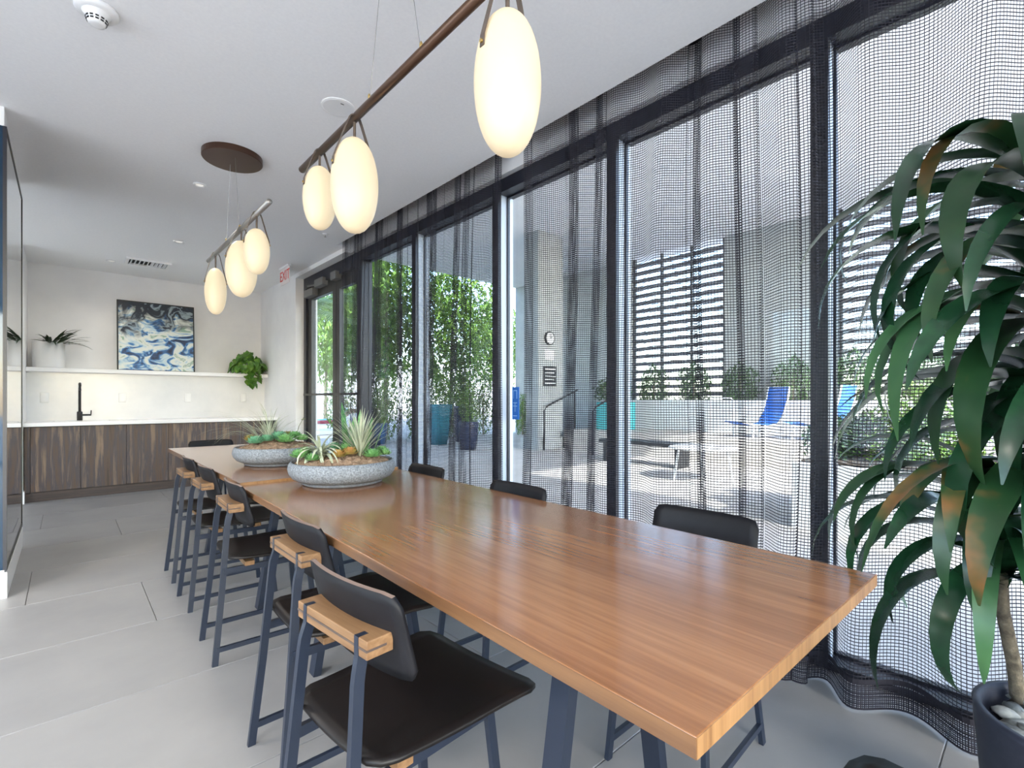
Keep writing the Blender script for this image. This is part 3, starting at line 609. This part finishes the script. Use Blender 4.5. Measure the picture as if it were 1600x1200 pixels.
# ------------------------------------------------------------------ tables
def trestle(t, yy, cx, top):
    for s_ in (-1, 1):
        p, q = Vector((cx + s_ * .245, yy, 0)), Vector((cx + s_ * .125, yy, top - .012))
        put('leg', MB().path([p, q], .055, .032, (0, 1, 0)), 'black_metal', t)
    put('top_plate', MB().box(cx - .30, yy - .04, top - .014, cx + .30, yy + .04, top), 'black_metal', t)
def table(name, cx, cy, wx, ly, top, th, rz, ys, label):
    t = thing(name, (cx, cy, 0), label, 'table', 'long tables pushed end to end', rz)
    a, b_ = wx / 2, ly / 2
    o = bpy.data.objects.new('table_top', MB().box(-a, -b_, top - th + .0005, a, b_, top).mesh('table_top', 'veneer')); COL.objects.link(o); o.parent = t
    bv = o.modifiers.new('edge', 'BEVEL'); bv.width = .002; bv.segments = 2
    for s_, nm in ((-1, 'end_edge'), (1, 'end_edge')):
        k = 26
        o = bpy.data.objects.new(nm, MB().box(-a + .001, s_ * b_ - .001, top - th, a - .001, s_ * b_ + .0025, top - .001).mesh(nm, 'end_grain')); COL.objects.link(o); o.parent = t
    for s_ in (-1, 1):
        o = bpy.data.objects.new('side_edge', MB().box(s_ * a - .001, -b_, top - th, s_ * a + .002, b_, top - .0015).mesh('side_edge', 'table_edge')); COL.objects.link(o); o.parent = t
    for y in ys:
        for s_ in (-1, 1):
            o = bpy.data.objects.new('leg', MB().path([(-.04 + s_ * .245, y - cy, 0), (-.04 + s_ * .125, y - cy, top - th)], .055, .032).mesh('leg', 'black_metal')); COL.objects.link(o); o.parent = t
        o = bpy.data.objects.new('cross_plate', MB().box(-.34, y - cy - .04, top - th - .008, .26, y - cy + .04, top - th).mesh('cross_plate', 'black_metal')); COL.objects.link(o); o.parent = t
    return t
T1, T2 = .75, .762
table('dining_table', 1.067, 1.517, .893, 2.438, T1, .029, -R(1.0), (.755, 2.13), 'glossy walnut table nearest the camera with the front stone planter')
table('dining_table', 1.093, 3.935, .89, 2.36, T2, .031, 0, (3.02, 4.40), 'glossy walnut table farther away, slightly higher, with the rear stone planter')

# ------------------------------------------------------------------ chairs
def make_chair():
    t = thing('dining_chair', (0, 0, 0), 'chair', 'chair', 'black dining chairs around the long tables')
    def part(nm, mb, m, smooth=False, bevel=0):
        o = bpy.data.objects.new(nm, mb.mesh(nm, m, smooth)); COL.objects.link(o); o.parent = t
        if bevel: bv = o.modifiers.new('edge', 'BEVEL'); bv.width = bevel; bv.segments = 2; bv.limit_method = 'ANGLE'
        return o
    # seat: dished plywood, wider in front, rounded corners
    def plate(nu, nv, f, th):
        mb = MB(); vs = []
        for sgn in (1, -1):
            for i in range(nu + 1):
                for j in range(nv + 1):
                    p, nrm = f(i / nu, j / nv); vs.append(p + nrm * (sgn * th / 2))
        W = nv + 1; K = (nu + 1) * W; fs = []
        for i in range(nu):
            for j in range(nv):
                q = (i * W + j, (i + 1) * W + j, (i + 1) * W + j + 1, i * W + j + 1); fs.append(q); fs.append(tuple(a + K for a in q[::-1]))
        rim = [i * W for i in range(nu + 1)] + [nu * W + j for j in range(1, nv + 1)] + [i * W + nv for i in range(nu - 1, -1, -1)] + [j for j in range(nv - 1, 0, -1)]
        for a, b_ in zip(rim, rim[1:] + rim[:1]): fs.append((b_, a, a + K, b_ + K))
        return mb.add(vs, fs)
    def rnd(u, v, ru, rv):
        """pull the corners of the unit square in to round them"""
        a, b_ = 2 * u - 1, 2 * v - 1; e = 1 - max(0, abs(a) - (1 - ru)) ** 2 / ru * .5, 1 - max(0, abs(b_) - (1 - rv)) ** 2 / rv * .5
        return a * e[1], b_ * e[0]
    def seat_f(u, v):
        a, b_ = rnd(u, v, .13, .13); x = .06 + .23 * (a + 1); hw_ = .184 + .046 * (a + 1) / 2
        z = .460 - .014 * (1 - b_ * b_) * (1 - .3 * a) + .010 * max(0, -a) ** 2 - .012 * max(0, a - .55) ** 2 * 4
        return Vector((x, b_ * hw_, z)), Vector((0, 0, 1))
    part('seat', plate(14, 12, seat_f, .011), 'seat_black', True, 0)
    def back_f(u, v):
        a, b_ = rnd(u, v, .14, .10); z = .693 + a * .098; x = .108 - .026 * a + .024 * b_ * b_
        return Vector((x, b_ * .187, z)), Vector((.97, 0, .24))
    part('backrest', plate(8, 12, back_f, .010), 'back_black', True)
    eb = MB(); vs = []
    for j in range(13):
        p, nrm = back_f(1.0, j / 12); vs += [p - nrm * .0045 + Vector((0, 0, .0012)), p + nrm * .0045 + Vector((0, 0, .0012))]
    part('plywood_edge', eb.add(vs, [(2 * j, 2 * j + 1, 2 * j + 3, 2 * j + 2) for j in range(12)]), 'ply_edge')
    # wooden rail that carries the backrest: straight behind, hollow in front
    k = 12; poly = [(.058, -.150), (.058, .150)] + [(.112 - .010 * (1 - (1 - 2 * i / k) ** 2) + .010 * (1 - 2 * i / k) ** 2 * .8, .150 - .300 * i / k) for i in range(k + 1)]
    part('back_rail', MB().prism(poly[::-1], .668, .706), 'rail_wood', bevel=.002)
    part('rail_stripe', MB().prism([(.0570, -.1504), (.0570, .1504), (.104, .1504), (.104, -.1504)], .684, .689), 'kick_wood')
    for s_ in (-1, 1):
        part('rear_leg', MB().path([(0, s_ * .158, 0), (.030, s_ * .136, .30), (.056, s_ * .118, .610), (.059, s_ * .117, .630), (.068, s_ * .113, .664), (.069, s_ * .112, .7065)], .015, .024), 'black_metal')
        part('front_leg', MB().path([(.445, s_ * .165, 0), (.405, s_ * .142, .418)], .015, .024), 'black_metal')
        part('seat_bearer', MB().bar((.036, s_ * .134, .405), (.412, s_ * .142, .405), .014, .026), 'black_metal')
        part('floor_stretcher', MB().bar((.006, s_ * .154, .066), (.440, s_ * .161, .066), .014, .020), 'black_metal')
    for x in (.14, .345): part('seat_batten', MB().box(x - .020, -.165, .419, x + .020, .165, .440), 'rail_wood', bevel=.002)
    return t
chair0 = make_chair()
spots = [(.510, 3.96, 0, 'black chair at the far table on the aisle side, farthest from the camera'),
         (.505, 3.376, .02, 'black chair on the aisle side, second from the far end'),
         (.490, 2.652, -.02, 'black chair on the aisle side where the two tables meet'),
         (.470, 1.685, .01, 'black chair on the aisle side of the near table, beside the nearest one'),
         (.365, 1.05, .10, 'nearest black chair on the aisle side with worn brown seat edge'),
         (1.770, .825, math.pi + .02, 'black chair on the window side near the tall potted plant'),
         (1.66, 1.665, math.pi, 'black chair on the window side at the middle of the near table'),
         (1.69, 2.49, math.pi, 'black chair on the window side just past the front stone planter'),
         (1.70, 3.42, math.pi, 'black chair on the window side behind the rear stone planter'),
         (1.035, 5.57, -math.pi / 2, 'black chair at the head of the far table before the cabinets'),
         (.945, -.225, math.pi / 2 - .10, 'black chair at the near table end, only its seat corner showing')]
for i, (x, y, a, lab) in enumerate(spots):
    o = chair0 if i == 0 else copy_tree(chair0)
    o.location = (x, y, 0); o.rotation_euler.z = a; o['label'] = lab

# ------------------------------------------------------------------ stone planters with succulents
def rosette(c, r_, n, m, t, tilt=.55, seed=0, fat=.34):
    g_ = random.Random(seed); mb = MB(); c = Vector(c)
    r_ *= 1.08; c = c + Vector((0, 0, .014))
    for ring, (el, s_) in enumerate(((.30, 1.0), (.62, .98), (.95, .9), (1.28, .75))):
        for i in range(n):
            az = (i + .5 * ring) * math.tau / n + g_.uniform(-.1, .1); d = Vector((math.cos(az) * math.cos(el), math.sin(az) * math.cos(el), math.sin(el))); sd = Vector((-math.sin(az), math.cos(az), 0)); up = d.cross(sd)
            L = r_ * s_; w_ = L * fat
            mb.add([c, c + d * L * .55 + sd * w_, c + d * L + up * L * .04, c + d * L * .55 - sd * w_, c + d * L * .5 - up * L * .12], [(0, 1, 4), (1, 2, 4), (2, 3, 4), (3, 0, 4), (0, 3, 2, 1)])
    return put('succulent', mb, m, t)
def spray(c, n, L, wd, m, t, seed, el=(.3, 1.4), droop=(.5, 1.6), name='air_plant', az0=0, azr=6.28, tw=0.0):
    g_ = random.Random(seed); mb = MB()
    for i in range(n):
        b_ = blade(c, az0 + g_.uniform(0, azr), g_.uniform(*el), L * g_.uniform(.7, 1.1), wd * g_.uniform(.8, 1.2), g_.uniform(*droop), 9, g_.uniform(-tw, tw)); mb.add(b_.v, b_.f)
    return put(name, mb, m, t)
def planter(x, y, z, label):
    t = thing('stone_planter', (x, y, z), label, 'planter', 'stone bowls of succulents on the tables')
    put('bowl', MB().lathe([(.188, .018), (.215, .020), (.245, .036), (.262, .058), (.268, .082), (.264, .102), (.256, .116), (.248, .118), (.244, .110), (.243, .095), (.01, .092)], (x, y, z), 56), 'stone_bowl', t, True)
    put('foot', MB().lathe([(.186, 0), (.200, .006), (.196, .019), (.01, .019)], (x, y, z), 48), 'bowl_foot', t, True)
    mb = MB(); n = 26; g_ = random.Random(int(x * 100)); vs = []
    for i in range(n + 1):
        for j in range(n + 1):
            u, v = 2 * i / n - 1, 2 * j / n - 1; d = max(abs(u), abs(v)) / max(1e-6, math.hypot(u, v)) if (u or v) else 0
            px, py = u * d * .243, v * d * .243; rr = math.hypot(px, py) / .243
            vs.append((x + px, y + py, z + .102 + .045 * (1 - rr * rr) + (g_.uniform(-.006, .010) if rr < .97 else 0)))
    mb.add(vs, [(i * (n + 1) + j, (i + 1) * (n + 1) + j, (i + 1) * (n + 1) + j + 1, i * (n + 1) + j + 1) for i in range(n) for j in range(n)])
    put('moss_bed', mb, 'moss', t)
    fb = MB()
    for _ in range(520):
        a, rr = g_.uniform(0, 6.28), .235 * math.sqrt(g_.random()); p = Vector((x + rr * math.cos(a), y + rr * math.sin(a), z + .106 + .045 * (1 - (rr / .243) ** 2))); b_ = g_.uniform(0, 6.28); L = g_.uniform(.012, .03)
        q = p + Vector((math.cos(b_) * L, math.sin(b_) * L, g_.uniform(.002, .014))); s_ = Vector((-math.sin(b_), math.cos(b_), 0)) * .0012
        fb.add([p - s_, p + s_, q + s_, q - s_], [(0, 1, 2, 3)])
    tag(put('bark_fibres', fb, 'moss', t), kind='stuff')
    return t
# front planter: view from the camera runs along (.41,.91); a = towards the right of the picture, b = away
def pl(x, y, z, a, b_, h): return (x + a * .91 + b_ * .41, y - a * .41 + b_ * .91, z + h)
bx, by, bz = 1.075, 2.50, T1
t = planter(bx, by, bz, 'grey stone bowl of succulents with upright snake plant, nearer of the two')
P = lambda a, b_, h=.125: pl(bx, by, bz, a, b_, h)
rosette(P(-.205, -.06, .13), .055, 8, 'succulent_green', t, seed=1); rosette(P(-.185, .02, .14), .045, 8, 'succulent_green', t, seed=2)
rosette(P(-.02, -.10, .13), .05, 8, 'succulent_rust', t, seed=3); rosette(P(.035, -.09, .14), .05, 8, 'succulent_rust', t, seed=4)
rosette(P(.145, -.10, .125), .055, 9, 'succulent_green', t, seed=5, fat=.22); rosette(P(.21, -.02, .125), .045, 7, 'succulent_green', t, seed=6, fat=.22)
rosette(P(-.14, -.12, .12), .045, 8, 'succulent_green', t, seed=7, fat=.3); rosette(P(.20, .07, .13), .045, 8, 'succulent_green', t, seed=8); rosette(P(.02, .0, .15), .055, 8, 'succulent_green', t, seed=9); rosette(P(-.05, .09, .15), .05, 8, 'succulent_teal', t, seed=10)
spray(P(-.11, -.04, .15), 40, .19, .008, 'air_leaf', t, 7, (.3, 1.4), (1.2, 3.4), tw=1.5)
spray(P(-.10, -.06, .13), 9, .15, .013, 'air_leaf', t, 27, (.2, 1.0), (1.2, 2.6), tw=1.0)
spray(P(.085, -.06, .135), 80, .26, .0034, 'air_leaf', t, 8, (.75, 1.5), (.2, .8))
def snake(c, h_, az, wd, lean):
    b_ = blade(c, az, 1.5 - lean, h_, wd, .05, 8, fold=.12); return put('snake_plant_leaf', b_, 'snake_leaf', t)
for (a, b_, h_, w_, az, ln) in ((.02, .06, .30, .030, 2.2, .02), (.05, .07, .22, .024, 1.0, .1), (.11, .06, .22, .022, 0.2, .15), (.145, .05, .25, .020, -.3, .28), (.12, .03, .18, .018, -.5, .2), (.08, .09, .26, .018, .9, .05)):
    snake(P(a, b_, .12), h_, az, w_, ln)
bx, by, bz = 1.035, 3.43, T2
t = planter(bx, by, bz, 'grey stone bowl of succulents with wispy grass plant, farther of the two')
rosette(P(-.12, -.10, .13), .06, 9, 'succulent_teal', t, seed=11); rosette(P(-.06, -.06, .14), .055, 8, 'succulent_teal', t, seed=12)
rosette(P(.01, -.02, .15), .065, 8, 'succulent_teal', t, seed=13); rosette(P(.06, -.11, .135), .07, 10, 'succulent_green', t, seed=14, fat=.22)
rosette(P(.10, 0, .15), .06, 8, 'succulent_green', t, seed=15); rosette(P(.05, .08, .15), .055, 8, 'succulent_rust', t, seed=16)
rosette(P(-.17, .02, .14), .05, 7, 'succulent_rust', t, seed=17); rosette(P(.15, -.05, .14), .05, 8, 'succulent_green', t, seed=18)
spray(P(-.06, .03, .14), 70, .30, .0018, 'air_leaf', t, 19, (.55, 1.5), (.3, 1.7))
spray(P(-.10, .02, .14), 26, .42, .0016, 'air_leaf', t, 20, (.5, 1.1), (1.0, 2.0), az0=2.0, azr=1.6)
put('flower_stem', MB().tube([P(.10, .05, .15), P(.12, .05, .24), P(.15, .05, .30)], .0022, 5).tube([P(.135, .05, .285), P(.165, .05, .292)], .003, 5), 'cane', t)

# ------------------------------------------------------------------ pendant lamps
def pendant(y0, y1, eggs, bar_m, label, canopy_y):
    X = .88; Z = 2.345
    t = thing('pendant_lamp', (X, (y0 + y1) / 2, Z), label, 'pendant lamp', 'bar pendants with hanging glass eggs')
    put('bar', MB().tube([(X, y0, Z), (X, y1, Z)], .0165, 16), bar_m, t, True)
    put('canopy', MB().lathe([(.01, H - .040), (.188, H - .040), (.192, H - .036), (.192, H)], (X, canopy_y, 0), 48), 'bronze', t)
    for q in (-.19, .19):
        put('suspension_wire', MB().tube([(X, canopy_y + q * .35, H - .03), (X, canopy_y + q, Z)], .0011, 5), 'wire', t)
        put('wire_grip', MB().lathe([(.006, Z + .012), (.006, Z + .032), (.003, Z + .04)], (X, canopy_y + q, 0), 10), 'brass', t, True)
    for (y, zt, zb, wd) in eggs:
        c = (zt + zb) / 2; h_ = (zt - zb) / 2; prof = []
        for k in range(25):
            a = -math.pi / 2 + math.pi * k / 24; prof.append((max(.0005, wd / 2 * abs(math.cos(a)) ** .88), c + h_ * math.sin(a)))
        eg = put('glass_shade', MB().lathe(prof, (X, y, 0), 40), 'lamp_glass', t, True)
        put('stem', MB().tube([(X, y, zt - .01), (X, y, Z)], .006, 8), 'leather', eg)
        za = c + h_ * .38; xa = wd / 2 * math.cos(math.asin(.38)) ** .88 + .003
        loop = [(X - xa, y, za - .012), (X - xa * .98, y, za + .02), (X - .030, y, Z - .02), (X - .019, y, Z + .006), (X, y, Z + .021), (X + .019, y, Z + .006), (X + .030, y, Z - .02), (X + xa * .98, y, za + .02), (X + xa, y, za - .012)]
        put('strap', MB().path(loop, .017, .0028), 'leather', eg)
        for s_ in (-1, 1): put('strap_pin', MB().tube([(X + s_ * (xa - .004), y, za), (X + s_ * (xa + .006), y, za)], .005, 8), 'brass', eg)
pendant(2.545, .72, [(.985, 2.227, 1.843, .182), (1.933, 2.262, 1.872, .190), (2.31, 2.278, 1.982, .150)], 'lamp_bar', 'bronze bar pendant with three glowing glass eggs above the near table', 1.61)
pendant(4.75, 3.08, [(4.48, 2.231, 1.862, .155), (3.70, 2.262, 1.880, .196), (3.34, 2.252, 1.967, .150)], 'steel_bar', 'metal bar pendant with three glowing glass eggs above the far table', 3.94)

# ------------------------------------------------------------------ ceiling fittings
t = thing('smoke_detector', (.10, 2.87, H), 'white round smoke detector on the ceiling', 'smoke detector')
put('base', MB().lathe([(.03, H - .022), (.072, H - .022), (.080, H - .012), (.080, H)], (.10, 2.87, 0), 36), 'white_plastic', t, True)
put('sensor_head', MB().lathe([(.02, H - .072), (.030, H - .070), (.034, H - .060), (.040, H - .040), (.050, H - .024), (.055, H - .020)], (.10, 2.87, 0), 36), 'white_plastic', t, True)
for a in range(12):
    an = a * math.tau / 12
    for z0, rr in ((H - .058, .0350), (H - .048, .0385)):
        put('intake_slot', MB().box(-.001, -.006, -.003, .0015, .006, .003, Matrix.Translation((.10 + rr * math.cos(an), 2.87 + rr * math.sin(an), z0)) @ Matrix.Rotation(an, 4, 'Z')), 'dark_slot', t)
t = thing('ceiling_speaker', (1.20, 2.86, H), 'flat round white speaker in the ceiling', 'speaker')
put('grille', MB().lathe([(.01, H - .008), (.085, H - .008), (.097, H - .004), (.097, H)], (1.20, 2.86, 0), 40), 'white_plastic', t)
put('badge', MB().box(1.19, 2.80, H - .0095, 1.21, 2.805, H - .008), 'dark_slot', t)
t = thing('ceiling_vent', (.77, 7.75, H), 'white rectangular air vent with slats in the ceiling', 'vent')
put('frame', MB().box(.54, 7.58, H - .022, 1.0, 7.615, H).box(.54, 7.885, H - .022, 1.0, 7.92, H).box(.54, 7.615, H - .022, .575, 7.885, H).box(.965, 7.615, H - .022, 1.0, 7.885, H), 'white_plastic', t)
put('duct', MB().box(.575, 7.615, H - .003, .965, 7.885, H - .001), 'dark_slot', t)
for i in range(9):
    put('slat', MB().box(-.017, -.135, -.0015, .017, .135, .0015, Matrix.Translation((.60 + i * .0425, 7.75, H - .014)) @ Matrix.Rotation(R(-48 if i < 4.5 else 48), 4, 'Y')), 'white_plastic', t)
def downlight(x, y, label, r_=.055, lit=False, power=DOWNLIGHT_W):
    t = thing('downlight', (x, y, H), label, 'downlight', 'recessed ceiling downlights')
    put('trim_ring', MB().lathe([(r_ * .7, H - .001), (r_ * .8, H - .010), (r_, H - .006), (r_, H)], (x, y, 0), 28), 'white_plastic', t, True)
    put('lens', MB().lathe([(.005, H - .006), (r_ * .55, H - .006), (r_ * .55, H)], (x, y, 0), 24), 'lens' if lit else 'lens_off', t)
    if not lit: return
    ld = bpy.data.lights.new('downlight_beam', 'SPOT'); ld.energy = power; ld.spot_size = R(150); ld.spot_blend = .8; ld.shadow_soft_size = .22; ld.color = (1, .92, .82)
    o = bpy.data.objects.new('downlight_beam', ld); COL.objects.link(o); o.parent = t; o.location = (0, 0, -.03)
mat('lens', (.9, .9, .85), .4, emit=(1, .95, .85), estr=.12); mat('lens_off', (.25, .25, .26), .3)
downlight(.92, 6.48, 'small recessed downlight between the far pendant and the vent', lit=True, power=18)
downlight(.42, 7.95, 'small recessed downlight near the ceiling vent, by the back wall', lit=True, power=7)
downlight(.80, 4.65, 'recessed downlight ring beside the bronze lamp canopy', .045, lit=True, power=24)
for x, y in ((-1.6, 2.6), (-1.6, .4), (-1.6, -1.8), (-3.0, 1.5), (-3.0, -1.0), (.2, -2.6), (1.5, -2.6), (-3.0, 4.0)):  # out-of-view downlights added as fill for the room
    downlight(x, y, 'recessed downlight in the ceiling outside the picture', lit=True)
t = thing('fire_sprinkler', (2.02, 5.15, H), 'tiny white sprinkler head in the ceiling by the curtain', 'sprinkler')
put('escutcheon', MB().lathe([(.008, H - .012), (.028, H - .008), (.030, H)], (2.02, 5.15, 0), 20), 'white_plastic', t, True)
put('deflector', MB().lathe([(.003, H - .034), (.012, H - .032), (.012, H - .030), (.004, H - .028), (.004, H - .010)], (2.02, 5.15, 0), 14), 'steel_bar', t, True)
# exit sign, edge towards the camera
t = thing('exit_sign', (2.12, 6.72, H), 'white hanging exit sign with red letters near the door', 'exit sign')
put('housing', MB().box(2.10, 6.58, H - .022, 2.14, 6.92, H), 'white_plastic', t)
put('panel', MB().box(2.116, 6.58, H - .235, 2.124, 6.92, H - .022), 'sign_face', t)
tc_ = bpy.data.curves.new('letters', 'FONT'); tc_.body = 'EXIT'; tc_.size = .185; tc_.extrude = .0012; tc_.align_x = 'CENTER'; tc_.align_y = 'CENTER'
o = bpy.data.objects.new('letters', tc_); COL.objects.link(o); o.parent = t; o.location = (-.006, .03, -.128); o.rotation_euler = (R(90), 0, R(-90)); tc_.materials.append(MATS['red_letter'])
bpy.context.view_layer.update(); lme = bpy.data.meshes.new_from_object(o.evaluated_get(bpy.context.evaluated_depsgraph_get()))
lo = link('lettering', lme, t, o.location, o.rotation_euler); bpy.data.objects.remove(o)

# ------------------------------------------------------------------ tall potted plant at the right
px, py = 1.80, -.06
t = thing('potted_dracaena', (px, py, 0), 'tall dark green dracaena with arching leaves in a dark pot', 'potted plant')
put('pot', MB().lathe([(.165, 0), (.172, .01), (.200, .385), (.202, .400), (.186, .402), (.182, .385), (.180, .345), (.01, .340)], (px, py, 0), 56), 'pot_dark', t, True)
g = random.Random(21)
stones = []
for k in range(4):
    mb = MB(); vs = []; n1, n2 = 5, 8
    for i in range(n1 + 1):
        for j in range(n2):
            a, e_ = j * math.tau / n2, -math.pi / 2 + math.pi * i / n1; q = 1 + .22 * math.sin(3 * a + k * 2 + i); vs.append((math.cos(a) * math.cos(e_) * .034 * q, math.sin(a) * math.cos(e_) * .022 * q, math.sin(e_) * .014))
    mb.add(vs, [(i * n2 + j, i * n2 + (j + 1) % n2, (i + 1) * n2 + (j + 1) % n2, (i + 1) * n2 + j) for i in range(n1) for j in range(n2)]); stones.append(mb.mesh('stone', 'pebble', True))
for i in range(95):
    a, rr = i * 2.399, .152 * math.sqrt((i + .5) / 95)
    link('stone', stones[i % 4], t, (rr * math.cos(a), rr * math.sin(a), .352 + g.uniform(0, .022)), (g.uniform(-.4, .4), g.uniform(-.4, .4), g.uniform(0, 6.28)), (g.uniform(.7, 1.2),) * 3)
canes = [[(1.905, .055, .33), (1.885, .065, .47), (1.85, .085, .62), (1.84, .09, .80)], [(1.80, -.10, .33), (1.81, -.09, .8), (1.79, -.06, 1.30)], [(1.73, -.06, .33), (1.74, -.03, .9), (1.76, -.02, 1.45), (1.76, -.03, 1.72)]]
for c in canes: put('cane', MB().tube(c, [.017, .016, .015, .013][:len(c)], 10), 'bark', t, True)
def crown(c, n, L, z_lo, z_hi, seed, wd=.045):
    g_ = random.Random(seed)
    for i in range(n):
        az = math.pi * 2 * (i * .382) + g_.uniform(-.2, .2)
        # most leaves reach into the room, away from the curtain behind the pot
        if math.cos(az) > .3 and i % 3: az = math.pi - az
        toward = math.cos(az)
        LL = L * g_.uniform(.75, 1.15) * (.5 if toward > .3 else 1.0)
        z = c[2] + z_lo + (z_hi - z_lo) * (i + g_.random()) / n; el = g_.uniform(.15, 1.05); dr = g_.uniform(1.9, 3.0)
        if toward > .3: el = 1.15; dr = 2.7
        m_ = 'leaf_dark' if g_.random() < .66 else ('leaf_spotted' if g_.random() < .6 else 'leaf_light')
        put('leaf', blade((c[0], c[1], z), az, el, LL, wd * g_.uniform(.7, 1.2), dr, 14, g_.uniform(-.7, .7), fold=.35), m_, t, True)
crown((1.84, .09, .78), 42, .54, -.10, .18, 31, .034)
crown((1.79, -.06, 1.15), 64, .64, -.20, .24, 32, .037)
crown((1.76, -.03, 1.58), 64, .66, -.26, .16, 33, .037)
